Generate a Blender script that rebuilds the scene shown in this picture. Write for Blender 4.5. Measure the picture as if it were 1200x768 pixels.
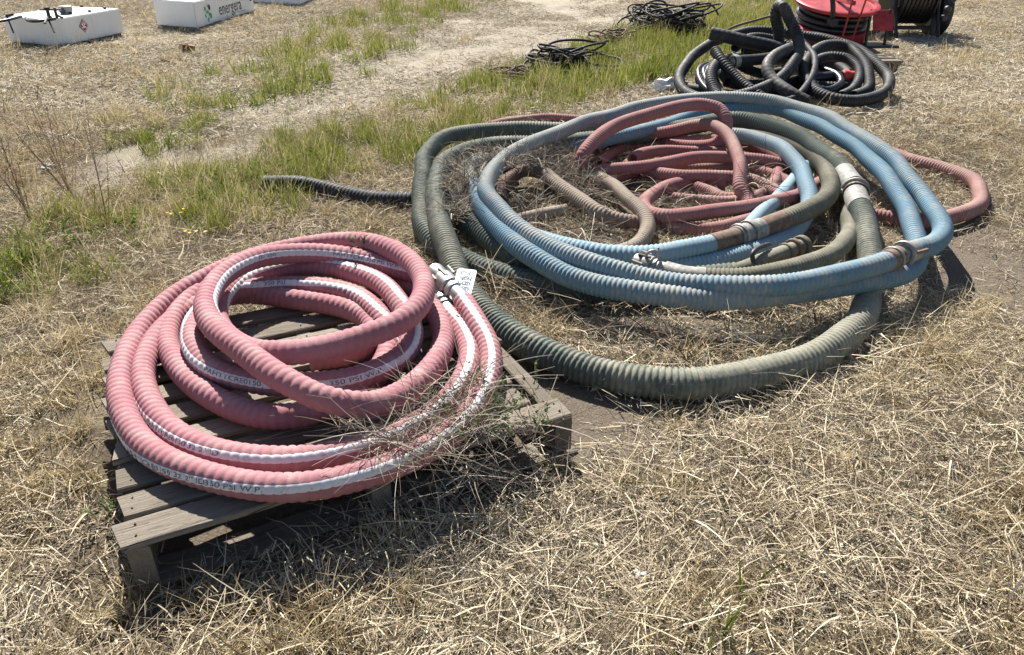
import bpy, bmesh, math, random
import numpy as np
from mathutils import Vector, Matrix
for o in list(bpy.data.objects): bpy.data.objects.remove(o)
scene = bpy.context.scene
C = scene.collection
R = math.radians
rng = np.random.default_rng(7); random.seed(7)

# ------------------------------------------------------------------ camera, sky, sun, exposure
CAM_H = 1.6; PITCH = math.atan(486/900); F = 900.0
cd = bpy.data.cameras.new('camera'); cam = bpy.data.objects.new('camera', cd); C.objects.link(cam)
cam.location = (0, 0, CAM_H); cam.rotation_euler = (math.pi/2-PITCH, 0, 0)
cd.sensor_fit = 'HORIZONTAL'; cd.sensor_width = 36; cd.lens = 36*F/1200; cd.clip_start = 0.05; cd.clip_end = 2000
scene.camera = cam
SUN_EL = R(45); SUN_AZ = math.atan2(-0.24, 1.0)      # the sun stands behind the hoses, a little to the left
w = bpy.data.worlds.new('World'); scene.world = w; w.use_nodes = True
nt = w.node_tree; sky = nt.nodes.new('ShaderNodeTexSky'); sky.sky_type = 'NISHITA'; sky.sun_disc = False
sky.sun_elevation = SUN_EL; sky.sun_rotation = SUN_AZ
bg = nt.nodes['Background']; bg.inputs[1].default_value = 0.05; nt.links.new(sky.outputs[0], bg.inputs[0])
sl = bpy.data.lights.new('sun', 'SUN'); sl.energy = 5.0; sl.angle = R(0.5); sl.color = (1, 0.95, 0.87)
so = bpy.data.objects.new('sun', sl); C.objects.link(so)
sdir = Vector((math.sin(SUN_AZ)*math.cos(SUN_EL), math.cos(SUN_AZ)*math.cos(SUN_EL), math.sin(SUN_EL)))
so.rotation_euler = sdir.to_track_quat('Z', 'Y').to_euler(); so.location = (0, 0, 20)
vs = scene.view_settings; vs.view_transform = 'Standard'; vs.look = 'None'; vs.exposure = 1.25; vs.gamma = 1; vs.use_curve_mapping = False

scene.cycles.max_bounces = 4; scene.cycles.diffuse_bounces = 2; scene.cycles.glossy_bounces = 2; scene.cycles.transmission_bounces = 2

# ------------------------------------------------------------------ helpers
def at(u, v, z=0.0):
    """world point at height z seen in photo pixel (u, v)"""
    x = (u-600)/F; y = -(v-384)/F
    c, s = math.cos(PITCH), math.sin(PITCH)
    d = np.array([x, c+y*s, -s+y*c]); return np.array([0, 0, CAM_H]) + d*((z-CAM_H)/d[2])
def aty(u, v, Y):
    """world point at distance Y seen in photo pixel (u, v)"""
    x = (u-600)/F; y = -(v-384)/F
    c, s = math.cos(PITCH), math.sin(PITCH)
    d = np.array([x, c+y*s, -s+y*c]); return np.array([0, 0, CAM_H]) + d*(Y/d[1])
def mesh_from(name, V, faces, smooth=False):
    me = bpy.data.meshes.new(name); me.from_pydata([tuple(map(float, v)) for v in V], [], faces); me.update()
    if smooth: me.shade_smooth()
    return me
def mesh_np(name, V, Q, smooth=False):
    """fast mesh of quads"""
    V = np.asarray(V, np.float32); Q = np.asarray(Q, np.int32)
    me = bpy.data.meshes.new(name); me.vertices.add(len(V)); me.vertices.foreach_set('co', V.ravel())
    me.loops.add(Q.size); me.loops.foreach_set('vertex_index', Q.ravel())
    me.polygons.add(len(Q)); me.polygons.foreach_set('loop_start', np.arange(0, Q.size, Q.shape[1], dtype=np.int32))
    me.update(calc_edges=True); me.validate()
    if smooth: me.shade_smooth()
    return me
def obj(name, me, mat=None, parent=None, kind=None):
    o = bpy.data.objects.new(name, me); C.objects.link(o)
    if mat is not None and me is not None:
        if len(me.materials) == 0: me.materials.append(mat)
    if parent is not None: o.parent = parent; o.matrix_parent_inverse = Matrix()
    if kind: o['kind'] = kind
    return o
def tag(o, label, cat, group=None):
    o['label'] = label; o['category'] = cat
    if group: o['group'] = group
    return o
def empty(name, loc, label, cat, group=None):
    o = bpy.data.objects.new(name, None); C.objects.link(o); o.location = tuple(map(float, loc)); o.empty_display_size = .1
    return tag(o, label, cat, group)
def part(name, me, mat, root, kind=None):
    """mesh given in world coordinates, made a child of an un-rotated root"""
    o = obj(name, me, mat, None, kind); o.parent = root
    base = Vector((0, 0, 0)); r = root
    while r is not None: base += r.location; r = r.parent
    me.transform(Matrix.Translation(-base))
    return o
def box_bm(bm, size, M=None, bevel=0.0):
    r = bmesh.ops.create_cube(bm, size=1.0)
    vs_ = r['verts']; bmesh.ops.scale(bm, vec=size, verts=vs_)
    if bevel:
        es = list({e for v in vs_ for e in v.link_edges})
        rb = bmesh.ops.bevel(bm, geom=es, offset=bevel, segments=1, affect='EDGES'); 
        vs_ = list({v for f in rb['faces'] for v in f.verts} | {v for v in vs_ if v.is_valid})
    if M is not None: bmesh.ops.transform(bm, matrix=M, verts=vs_)
def box_mesh(name, size, M=None, bevel=0.004):
    bm = bmesh.new(); box_bm(bm, size, M, bevel); me = bpy.data.meshes.new(name); bm.to_mesh(me); bm.free(); return me
def lathe(p0, p1, prof, n=16, name='lathe'):
    """prof: (t along p0->p1 in 0..1, radius)"""
    p0 = np.array(p0, float); p1 = np.array(p1, float); a = p1-p0; L = np.linalg.norm(a); a /= L
    u = np.cross(a, [0, 0, 1.0]); 
    if np.linalg.norm(u) < 1e-3: u = np.array([1.0, 0, 0])
    u /= np.linalg.norm(u); v = np.cross(u, a)
    th = np.linspace(0, 2*math.pi, n, endpoint=False)
    V = []
    for t, r in prof:
        V += [p0+a*L*t + r*(math.cos(q)*u+math.sin(q)*v) for q in th]
    Fc = []
    for i in range(len(prof)-1):
        for j in range(n): k = (j+1) % n; Fc.append((i*n+j, (i+1)*n+j, (i+1)*n+k, i*n+k))
    Fc.append(tuple(range(n))); Fc.append(tuple(reversed(range((len(prof)-1)*n, len(prof)*n))))
    me = mesh_from(name, V, Fc)
    me.shade_smooth()
    try: me.set_sharp_from_angle(angle=R(35))
    except Exception: pass
    return me
def vnoise(x, y, seed=0):
    """smooth value noise, numpy"""
    x = np.asarray(x, float); y = np.asarray(y, float)
    xi = np.floor(x).astype(np.int64); yi = np.floor(y).astype(np.int64); fx = x-xi; fy = y-yi
    fx = fx*fx*(3-2*fx); fy = fy*fy*(3-2*fy)
    def hsh(a, b):
        n = (a*374761393 + b*668265263 + seed*1442695041) & 0xffffffff
        n = ((n ^ (n >> 13))*1274126177) & 0xffffffff
        return ((n ^ (n >> 16)) & 0xffff)/65535.0
    return (hsh(xi, yi)*(1-fx)+hsh(xi+1, yi)*fx)*(1-fy)+(hsh(xi, yi+1)*(1-fx)+hsh(xi+1, yi+1)*fx)*fy
def fbm(x, y, seed=0, o=3):
    s = 0; a = .5; t = 0
    for i in range(o): s = s+a*vnoise(x*2**i, y*2**i, seed+i); t += a; a *= .5
    return s/t
def polyline_dist(x, y, pts):
    d = np.full(np.shape(x), 1e9)
    for (ax, ay), (bx, by) in zip(pts[:-1], pts[1:]):
        dx, dy = bx-ax, by-ay; L = dx*dx+dy*dy
        t = np.clip(((x-ax)*dx+(y-ay)*dy)/L, 0, 1)
        d = np.minimum(d, np.hypot(x-ax-t*dx, y-ay-t*dy))
    return d
def smooth01(x, a, b):
    t = np.clip((x-a)/(b-a), 0, 1); return t*t*(3-2*t)

# ------------------------------------------------------------------ materials
class NT:
    def __init__(s, name):
        s.m = bpy.data.materials.new(name); s.m.use_nodes = True; s.t = s.m.node_tree; s.n = s.t.nodes; s.l = s.t.links
        s.b = s.n['Principled BSDF']; s.out = s.n['Material Output']
    def new(s, t, **k):
        n = s.n.new(t)
        for a, v in k.items(): setattr(n, a, v)
        return n
    def link(s, a, b): s.l.new(a, b)
    def noise(s, scale, detail=4, rough=.55, co=None, dist=0):
        n = s.new('ShaderNodeTexNoise'); n.inputs['Scale'].default_value = scale; n.inputs['Detail'].default_value = detail
        n.inputs['Roughness'].default_value = rough; n.inputs['Distortion'].default_value = dist
        if co is not None: s.link(co, n.inputs['Vector'])
        return n.outputs['Fac']
    def obj_co(s): return s.new('ShaderNodeTexCoord').outputs['Object']
    def pos(s): return s.new('ShaderNodeNewGeometry').outputs['Position']
    def attr(s, name, typ='GEOMETRY'):
        n = s.new('ShaderNodeAttribute', attribute_name=name, attribute_type=typ); return n.outputs['Fac']
    def ramp(s, fac, stops, interp='LINEAR'):
        n = s.new('ShaderNodeValToRGB'); e = n.color_ramp.elements; n.color_ramp.interpolation = interp
        while len(e) < len(stops): e.new(.5)
        for i, (p, c) in enumerate(stops): e[i].position = p; e[i].color = (*c, 1) if len(c) == 3 else c
        s.link(fac, n.inputs[0]); return n.outputs[0]
    def math(s, op, a, b=None, clamp=False):
        n = s.new('ShaderNodeMath', operation=op, use_clamp=clamp)
        for i, v in enumerate((a, b)):
            if v is None: continue
            if hasattr(v, 'is_linked') or hasattr(v, 'links'): s.link(v, n.inputs[i])
            else: n.inputs[i].default_value = v
        return n.outputs[0]
    def mix(s, fac, a, b, mode='MIX'):
        n = s.new('ShaderNodeMix', data_type='RGBA', blend_type=mode)
        for sock, v in ((n.inputs[0], fac), (n.inputs[6], a), (n.inputs[7], b)):
            if hasattr(v, 'links'): s.link(v, sock)
            elif isinstance(v, (int, float)): sock.default_value = v
            else: sock.default_value = (*v, 1)
        return n.outputs[2]
    def range(s, v, a, b, c=0, d=1):
        n = s.new('ShaderNodeMapRange'); s.link(v, n.inputs[0])
        for i, q in enumerate((a, b, c, d)): n.inputs[i+1].default_value = q
        return n.outputs[0]
    def bump(s, h, dist=.002, strength=1):
        n = s.new('ShaderNodeBump'); n.inputs['Distance'].default_value = dist; n.inputs['Strength'].default_value = strength
        s.link(h, n.inputs['Height']); s.link(n.outputs[0], s.b.inputs['Normal'])
    def done(s, col, rough=.7, metal=0, spec=.4):
        if hasattr(col, 'links'): s.link(col, s.b.inputs['Base Color'])
        else: s.b.inputs['Base Color'].default_value = (*col, 1)
        if hasattr(rough, 'links'): s.link(rough, s.b.inputs['Roughness'])
        else: s.b.inputs['Roughness'].default_value = rough
        s.b.inputs['Metallic'].default_value = metal; s.b.inputs['Specular IOR Level'].default_value = spec
        return s.m
def hose_mat(name, base, base2, dust, dust_amt=.35, rough=.62, spec=.18):
    """faded rubber: two base tones in long patches, dry mud and dust scuffs by noise; attribute 'dust' adds more along the hose"""
    t = NT(name); p = t.pos()
    n1 = t.noise(3.5, 4, .6, p); n2 = t.noise(38, 5, .65, p); n3 = t.noise(160, 3, .6, p); n4 = t.noise(9, 5, .7, p, .6)
    c = t.mix(t.range(n1, .35, .65), base, base2)
    c = t.mix(t.range(n3, .3, .7, 0, .35), c, tuple(x*.62 for x in base))
    f = t.math('ADD', t.math('MULTIPLY', t.attr('dust'), 1.0), t.range(n4, .42, .75, -.25, .55))
    f = t.math('ADD', f, t.range(n2, .35, .75, -.3, .3)); ge = t.new('ShaderNodeNewGeometry'); sz = t.new('ShaderNodeSeparateXYZ'); t.link(ge.outputs['True Normal'], sz.inputs[0]); f = t.math('ADD', f, t.range(sz.outputs[2], .45, .95, -.1, .3))   # dust settles on upward faces
    f = t.math('ADD', f, 0.0); f = t.math('MULTIPLY', t.math('MAXIMUM', f, 0.0), dust_amt*2, True)
    c = t.mix(f, c, dust)
    mud = t.range(t.noise(6.5, 6, .72, p, 1.2), .60, .70); c = t.mix(t.math('MULTIPLY', mud, .45), c, (.12, .092, .068))
    scuff = t.range(t.noise(70, 6, .8, p, 1.5), .66, .72); c = t.mix(t.math('MULTIPLY', scuff, .5), c, tuple(min(1, x*1.25+.04) for x in dust))
    t.bump(t.math('ADD', n2, t.math('MULTIPLY', n3, .6)), .0016, .7)
    return t.done(c, t.range(n2, .3, .7, rough-.08, rough+.2), 0, spec)
M = {}
M['pink'] = hose_mat('pink_rubber', (.40, .19, .205), (.32, .14, .16), (.43, .335, .315), .38, .72, .12)
M['red'] = hose_mat('red_rubber', (.28, .125, .125), (.325, .17, .16), (.33, .26, .215), .42, .75, .12)
M['brown'] = hose_mat('mud_caked_red_rubber', (.18, .108, .092), (.22, .147, .125), (.29, .245, .195), .5, .8, .1)
M['green'] = hose_mat('dark_green_rubber', (.09, .108, .092), (.115, .14, .122), (.27, .26, .205), .56, .66, .15)
M['olive'] = hose_mat('dusty_olive_rubber', (.14, .134, .098), (.17, .162, .125), (.27, .255, .205), .45, .75, .12)
M['blue'] = hose_mat('blue_rubber', (.13, .235, .315), (.165, .255, .30), (.285, .295, .28), .62, .66, .15)
M['paleblue'] = hose_mat('faded_blue_rubber', (.22, .345, .42), (.26, .355, .41), (.32, .32, .29), .42, .66, .15)
M['black'] = hose_mat('black_rubber', (.020, .021, .024), (.034, .035, .038), (.14, .135, .125), .28, .55, .22)
M['gloss'] = hose_mat('glossy_black_hose', (.012, .012, .014), (.016, .016, .018), (.12, .11, .10), .06, .28, .5)
M['cable'] = hose_mat('black_cable', (.022, .022, .023), (.05, .047, .044), (.17, .15, .13), .4, .6)
M['rustcable'] = hose_mat('rusty_cable', (.13, .085, .06), (.18, .12, .09), (.3, .25, .2), .35, .7)
def simple(name, c, rough=.6, metal=0, var=.25, scale=30, bump=.0006, spec=.4):
    t = NT(name); p = t.pos(); n = t.noise(scale, 5, .65, p)
    col = t.mix(t.range(n, .3, .7), tuple(x*(1-var) for x in c), tuple(min(1, x*(1+var)) for x in c)); t.bump(n, bump, .6)
    return t.done(col, rough, metal, spec)
M['alu'] = simple('dull_aluminium', (.42, .415, .40), .42, .85, .2, 60)
M['steel'] = simple('grey_cast_fitting', (.30, .285, .26), .55, .5, .3, 50)
M['rust'] = simple('rusty_sleeve', (.165, .115, .085), .85, .1, .5, 40)
M['sleeve'] = simple('pale_worn_sleeve', (.24, .235, .215), .65, .1, .45, 45)
M['darksteel'] = simple('dark_steel', (.05, .05, .053), .5, .4, .4, 30)
M['blackpaint'] = simple('black_paint', (.018, .018, .02), .45, 0, .4, 20)
M['redpaint'] = simple('red_paint', (.34, .028, .035), .5, 0, .4, 9)
M['redplastic'] = simple('red_plastic', (.55, .06, .045), .5, 0, .2, 20)
M['plastic'] = simple('white_plastic_film', (.75, .76, .78), .35, 0, .1, 20)
M['tagwhite'] = simple('white_tag', (.86, .87, .88), .5, 0, .03, 80, .0001)
M['ink'] = simple('blue_marker', (.03, .10, .16), .6, 0, .1, 50)
M['cord'] = simple('red_cord', (.6, .03, .04), .7, 0, .2, 200)
M['print'] = simple('stripe_print', (.13, .13, .15), .7, 0, .5, 150)
M['logoink'] = simple('dark_logo_ink', (.02, .025, .04), .5, 0, .1, 30)
M['logogreen'] = simple('logo_green', (.03, .35, .20), .5, 0, .1, 30)
M['logoteal'] = simple('logo_teal', (.03, .42, .40), .5, 0, .1, 30)
M['placard'] = simple('red_placard', (.34, .03, .05), .5, 0, .15, 30)
M['paper'] = simple('pale_scrap', (.75, .70, .66), .7, 0, .1, 60)
M['scrap'] = simple('brown_scrap', (.16, .085, .03), .8, .2, .45, 30)
M['yellow'] = simple('yellow_petal', (.75, .55, .03), .7, 0, .2, 100)
M['orange'] = simple('orange_petal', (.8, .28, .04), .7, 0, .2, 100)
def stripe_mat():
    t = NT('white_stripe'); p = t.pos(); n = t.noise(45, 6, .75, p, .8); n2 = t.noise(9, 3, .6, p)
    c = t.mix(t.range(n2, .3, .7), (.66, .66, .68), (.58, .56, .57)); c = t.mix(t.range(n, .58, .68), c, (.44, .27, .28)); t.bump(n, .0008)
    return t.done(c, .6)
M['stripe'] = stripe_mat()
def white_mat():
    t = NT('white_tank_paint'); p = t.obj_co(); n = t.noise(3, 5, .6, p); mp = t.new('ShaderNodeMapping'); mp.inputs['Scale'].default_value = (14, 14, .7)
    t.link(p, mp.inputs[0]); st = t.noise(1.5, 5, .7, mp.outputs[0])
    c = t.mix(t.range(n, .3, .7), (.80, .81, .82), (.74, .75, .76)); c = t.mix(t.range(st, .58, .75, 0, .5), c, (.52, .49, .43))
    return t.done(c, .42)
M['white'] = white_mat()
def wood_mat(name, a, b, d):
    """grey weathered plank; grain runs along the object's x axis"""
    t = NT(name); tc = t.obj_co(); oi = t.new('ShaderNodeObjectInfo'); 
    mp = t.new('ShaderNodeMapping'); mp.inputs['Scale'].default_value = (2.2, 34, 34); t.link(tc, mp.inputs[0])
    add = t.new('ShaderNodeVectorMath', operation='ADD'); t.link(mp.outputs[0], add.inputs[0])
    cmb = t.new('ShaderNodeCombineXYZ'); 
    for i in range(3): t.link(t.math('MULTIPLY', oi.outputs['Random'], 40.0+i*17), cmb.inputs[i])
    t.link(cmb.outputs[0], add.inputs[1]); v = add.outputs[0]
    g = t.noise(1.0, 7, .7, v, .9); g2 = t.noise(3.5, 5, .75, v, .4); big = t.noise(5, 3, .6, tc)
    c = t.mix(t.range(g, .32, .68), a, b); c = t.mix(t.range(g2, .56, .68, 0, .85), c, d); cr = t.noise(.8, 4, .6, v, 2.5); c = t.mix(t.range(cr, .63, .66, 0, .85), c, (.045, .036, .028))
    c = t.mix(t.range(big, .45, .75, 0, .4), c, tuple(x*.62 for x in a))
    c = t.mix(t.math('MULTIPLY', oi.outputs['Random'], .6), c, d)
    t.bump(t.math('ADD', g, g2), .006, 1)
    return t.done(c, .9, 0, .15)
M['wood'] = wood_mat('weathered_grey_plank', (.34, .30, .245), (.22, .19, .155), (.09, .074, .058))
def blade_mat(name, stops, tint_amt=.5, transl=.25, patch=None):
    t = NT(name); r = t.attr('rnd'); ti = t.attr('tint', 'INSTANCER')
    f = t.math('ADD', t.math('MULTIPLY', r, 1-tint_amt), t.math('MULTIPLY', ti, tint_amt))
    c = t.ramp(f, stops)
    if transl == 0:
        d = t.new('ShaderNodeBsdfDiffuse'); t.link(c, d.inputs[0]); t.link(d.outputs[0], t.out.inputs[0]); return t.m
    d = t.new('ShaderNodeBsdfDiffuse'); tr = t.new('ShaderNodeBsdfTranslucent'); mx = t.new('ShaderNodeMixShader'); mx.inputs[0].default_value = transl
    t.link(c, d.inputs[0]); t.link(c, tr.inputs[0]); t.link(d.outputs[0], mx.inputs[1]); t.link(tr.outputs[0], mx.inputs[2])
    t.link(mx.outputs[0], t.out.inputs[0]); return t.m
M['straw'] = blade_mat('dry_straw', [(0, (.075, .058, .042)), (.22, (.20, .16, .115)), (.48, (.44, .37, .265)), (.75, (.60, .52, .375)), (1, (.78, .72, .58))], .38, 0)
M['strawfar'] = blade_mat('pale_field_straw', [(0, (.14, .11, .08)), (.25, (.32, .265, .19)), (.6, (.49, .43, .32)), (1, (.72, .67, .57))], .36, 0)
M['drygrass'] = blade_mat('standing_dry_grass', [(0, (.16, .115, .062)), (.35, (.36, .28, .155)), (.7, (.54, .45, .275)), (1, (.70, .62, .45))], .38, .35)
M['greengrass'] = blade_mat('green_grass', [(0, (.085, .12, .02)), (.35, (.16, .205, .034)), (.6, (.25, .275, .055)), (.8, (.37, .34, .12)), (1, (.50, .42, .22))], .4, .3)
M['weedstem'] = blade_mat('brown_weed_stem', [(0, (.11, .07, .05)), (.5, (.24, .165, .11)), (1, (.44, .34, .24))], 0, .1)
M['tangle'] = blade_mat('grey_dry_weed', [(0, (.08, .063, .05)), (.35, (.20, .165, .13)), (.7, (.34, .295, .235)), (1, (.56, .51, .44))], 0, .1)
M['leaf'] = blade_mat('grey_green_leaf', [(0, (.05, .075, .03)), (.6, (.11, .15, .06)), (1, (.22, .26, .14))], 0, .3)

M['leafgreen'] = blade_mat('bright_green_leaf', [(0, (.07, .12, .02)), (.6, (.15, .21, .035)), (1, (.26, .30, .07))], 0, .35)

# ------------------------------------------------------------------ layout of the land
def wl(pts): return [tuple(at(u, v)[:2]) for u, v in pts]
GREEN1 = wl([(-60, 370), (0, 335), (60, 300), (150, 268), (240, 238), (330, 205), (420, 178), (520, 138), (620, 112), (720, 82), (800, 55), (870, 28), (930, 5), (980, -20)])
GREEN2 = wl([(150, 165), (240, 125), (330, 95), (410, 55), (480, 20), (540, -10)])
TRACK = wl([(250, 196), (330, 155), (420, 112), (520, 68), (600, 38), (690, 8), (800, -30)])
BARE = [(*at(1165, 310)[:2], .55), (*at(700, 485)[:2], .32), (*at(1120, 285)[:2], .35), (*at(820, 385)[:2], .5), (*at(1045, 300)[:2], .25), (*at(720, 330)[:2], .35), (*at(770, 215)[:2], .75), (*at(640, 235)[:2], .45)]
def land(x, y):
    g1 = polyline_dist(x, y, GREEN1); g2 = polyline_dist(x, y, GREEN2); tk = polyline_dist(x, y, TRACK)
    nz = fbm(x*1.3, y*1.3, 3); nz2 = fbm(x*.6+9, y*.6, 8)
    wG = .24+.062*y
    green = smooth01(wG*(.5+1.1*nz)-g1, -.12, .18)
    green2 = smooth01((.35+.045*y)*(.45+1.1*nz2)-g2, -.2, .3)
    track = smooth01((.45+.085*y)*(.6+.8*nz)-tk, -.15, .25)
    bare = np.zeros_like(x)
    for bx, by, br in BARE: bare = np.maximum(bare, smooth01(br*(.45+1.1*nz)-np.hypot(x-bx, y-by), -.1, .15))
    return green, green2, track*(1-green), np.maximum(bare, pallet_zone(x, y))
_pa = at(145, 640, .14); _pb = at(680, 481, .14); _e = (_pb-_pa)/np.linalg.norm(_pb-_pa)
def pallet_zone(x, y):
    """1 under the front pallet, bared of straw and coloured as soil to deepen the shade"""
    u = (x-_pa[0])*_e[0]+(y-_pa[1])*_e[1]; v = -(x-_pa[0])*_e[1]+(y-_pa[1])*_e[0]
    return smooth01(u, -.08, .08)*smooth01(1.48-u, 0, .12)*smooth01(v, -.12, .05)*smooth01(1.36-v, 0, .12)
def height(x, y):
    tk = polyline_dist(x, y, TRACK)
    far = smooth01(y, 6, 14)
    z = (fbm(x*1.7, y*1.7, 21)-.5)*(.022+.05*far) + (fbm(x*7, y*7, 33)-.5)*.016
    rut = np.exp(-((tk-.42)/.12)**2)*.035*smooth01(y, 4, 7)
    return z-rut-.012-.045*pallet_zone(x, y)-.03*np.exp(-((x+.85)**2+(y-1.35)**2)/.35**2)
def axis(fine_a, fine_b, step, lim_a, lim_b):
    a = list(np.arange(fine_a, fine_b, step)); s = step; q = fine_b
    while q < lim_b: a.append(q); s *= 1.35; q += s
    a.append(lim_b); s = step; q = fine_a; pre = []
    while q > lim_a: s *= 1.35; q -= s; pre.append(max(q, lim_a))
    return np.array(pre[::-1]+a)
def build_ground():
    xs = axis(-13, 13, .07, -400, 400); ys = axis(.2, 20, .07, -300, 600)
    X, Y = np.meshgrid(xs, ys); Z = height(X, Y)
    V = np.stack([X, Y, Z], -1).reshape(-1, 3); nx = len(xs); ny = len(ys)
    i = np.arange(ny-1)[:, None]*nx+np.arange(nx-1)[None]; Q = np.stack([i, i+1, i+nx+1, i+nx], -1).reshape(-1, 4)
    me = mesh_np('ground', V, Q, True)
    g1, g2, tk, br = land(X.ravel(), Y.ravel())
    for n, a in (('green', np.maximum(g1, g2*.7)), ('track', tk), ('bare', br)):
        at_ = me.attributes.new(n, 'FLOAT', 'POINT'); at_.data.foreach_set('value', a.astype(np.float32))
    t = NT('soil_and_thatch'); p = t.pos()
    n1 = t.noise(1.1, 4, .6, p); n2 = t.noise(14, 6, .7, p); n3 = t.noise(90, 5, .75, p, .6); n4 = t.noise(4, 5, .65, p)
    soil = t.mix(t.range(n2, .3, .7), (.065, .051, .039), (.145, .117, .088))
    thatch = t.mix(t.range(n3, .35, .65), (.12, .092, .06), (.40, .335, .24))
    sep = t.new('ShaderNodeSeparateXYZ'); t.link(p, sep.inputs[0]); c = t.mix(t.range(n4, .38, .62, .25, 1), soil, thatch)
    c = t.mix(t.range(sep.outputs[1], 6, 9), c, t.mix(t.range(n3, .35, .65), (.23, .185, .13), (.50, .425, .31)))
    dirt = t.mix(t.range(n3, .3, .7), (.30, .26, .205), (.50, .445, .36)); dirt = t.mix(t.range(n4, .35, .65, 0, .6), dirt, (.34, .30, .24))
    c = t.mix(t.math('MULTIPLY', t.attr('track'), .9), c, dirt)
    c = t.mix(t.math('MULTIPLY', t.attr('bare'), .9), c, t.mix(t.range(n3, .3, .7), (.15, .122, .092), (.27, .225, .175)))
    c = t.mix(t.math('MULTIPLY', t.attr('green'), .35), c, (.18, .17, .08))
    t.bump(t.math('ADD', t.math('MULTIPLY', n2, .7), n3), .02, 1)
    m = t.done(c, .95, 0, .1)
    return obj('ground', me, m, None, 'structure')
build_ground()

# ------------------------------------------------------------------ hoses
FOOT = []      # (points, radius) kept free of standing grass
class Path:
    def __init__(s, ctrl, step=.004, wob=.004, seed=0, closed=False):
        """ctrl rows: u, v, z, phi (deg), dust"""
        rows = [tuple(c)+(0,)*(5-len(c)) for c in ctrl]
        P = np.array([at(*r[:3]) for r in rows]); A = np.array([r[3:5] for r in rows], float)
        s.init(P, A, step, wob, seed)
    def init(s, P, A, step, wob, seed):
        n = len(P); d = np.r_[0, np.cumsum(np.maximum(np.linalg.norm(np.diff(P, axis=0), axis=1), 1e-4)**.5)]
        # Catmull-Rom with centripetal knots
        Pe = np.vstack([2*P[0]-P[1], P, 2*P[-1]-P[-2]]); de = np.r_[-d[1], d, 2*d[-1]-d[-2]]
        pts = []; idx = []
        for i in range(n-1):
            p0, p1, p2, p3 = Pe[i:i+4]; t0, t1, t2, t3 = de[i:i+4]
            m = 24; t = np.linspace(t1, t2, m, endpoint=(i == n-2))[:, None]
            A1 = (t1-t)/(t1-t0)*p0+(t-t0)/(t1-t0)*p1; A2 = (t2-t)/(t2-t1)*p1+(t-t1)/(t2-t1)*p2; A3 = (t3-t)/(t3-t2)*p2+(t-t2)/(t3-t2)*p3
            B1 = (t2-t)/(t2-t0)*A1+(t-t0)/(t2-t0)*A2; B2 = (t3-t)/(t3-t1)*A2+(t-t1)/(t3-t1)*A3
            pts.append((t2-t)/(t2-t1)*B1+(t-t1)/(t2-t1)*B2); idx.append(i+(t[:, 0]-t1)/(t2-t1))
        pts = np.vstack(pts); idx = np.concatenate(idx)
        for _ in range(6):                                      # a hose is stiff: relax kinks
            q = pts.copy(); q[1:-1] = .25*pts[:-2]+.5*pts[1:-1]+.25*pts[2:]; pts = q
        L = np.r_[0, np.cumsum(np.linalg.norm(np.diff(pts, axis=0), axis=1))]
        s.L = L[-1]; N = max(8, int(s.L/step)); s.s = np.linspace(0, s.L, N); s.step = s.s[1]
        s.p = np.stack([np.interp(s.s, L, pts[:, k]) for k in range(3)], -1); s.idx = np.interp(s.s, L, idx)
        for k, a in enumerate((.9, 1.3, 1.1)): s.p[:, k] += wob*(np.sin(s.s*(5.3+k)+seed*1.7+k)+.6*np.sin(s.s*(11.7-k)+seed*2.9))*(.5 if k == 2 else 1)
        s.phi = np.radians(np.interp(s.idx, np.arange(len(A)), A[:, 0])); s.dust = np.interp(s.idx, np.arange(len(A)), A[:, 1])
        t = np.gradient(s.p, axis=0); s.t = t/np.linalg.norm(t, axis=1)[:, None]
        nrm = np.zeros_like(s.p); a = np.array([0, 0, 1.0]); a = a-s.t[0]*(a@s.t[0]); nrm[0] = a/(np.linalg.norm(a)+1e-9)
        for i in range(1, N):
            a = nrm[i-1]-s.t[i]*(nrm[i-1]@s.t[i]); nrm[i] = a/np.linalg.norm(a)
        s.n = nrm; s.b = np.cross(s.t, nrm)
        z = np.array([0, 0, 1.0]); up = z[None]-s.t*(s.t@z)[:, None]; up /= np.linalg.norm(up, axis=1)[:, None]+1e-9
        s.up = up; s.out = np.cross(up, s.t)
    def s_at(s, i): return float(np.interp(i, s.idx, s.s))
    def lerp(s, arr, q): 
        if arr.ndim == 1: return np.interp(q, s.s, arr)
        return np.stack([np.interp(q, s.s, arr[:, k]) for k in range(arr.shape[1])], -1)
def rib(ph):
    f = np.abs(np.sin(math.pi*ph)); return f**.62
def surf_r(path, sarr, th, r, pitch, amp, helix=1.0):
    return r+amp*(rib(sarr/pitch+helix*th/(2*math.pi))-.7)+.0010*np.sin(sarr*9.1+3*np.sin(th+sarr*2.3))
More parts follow.
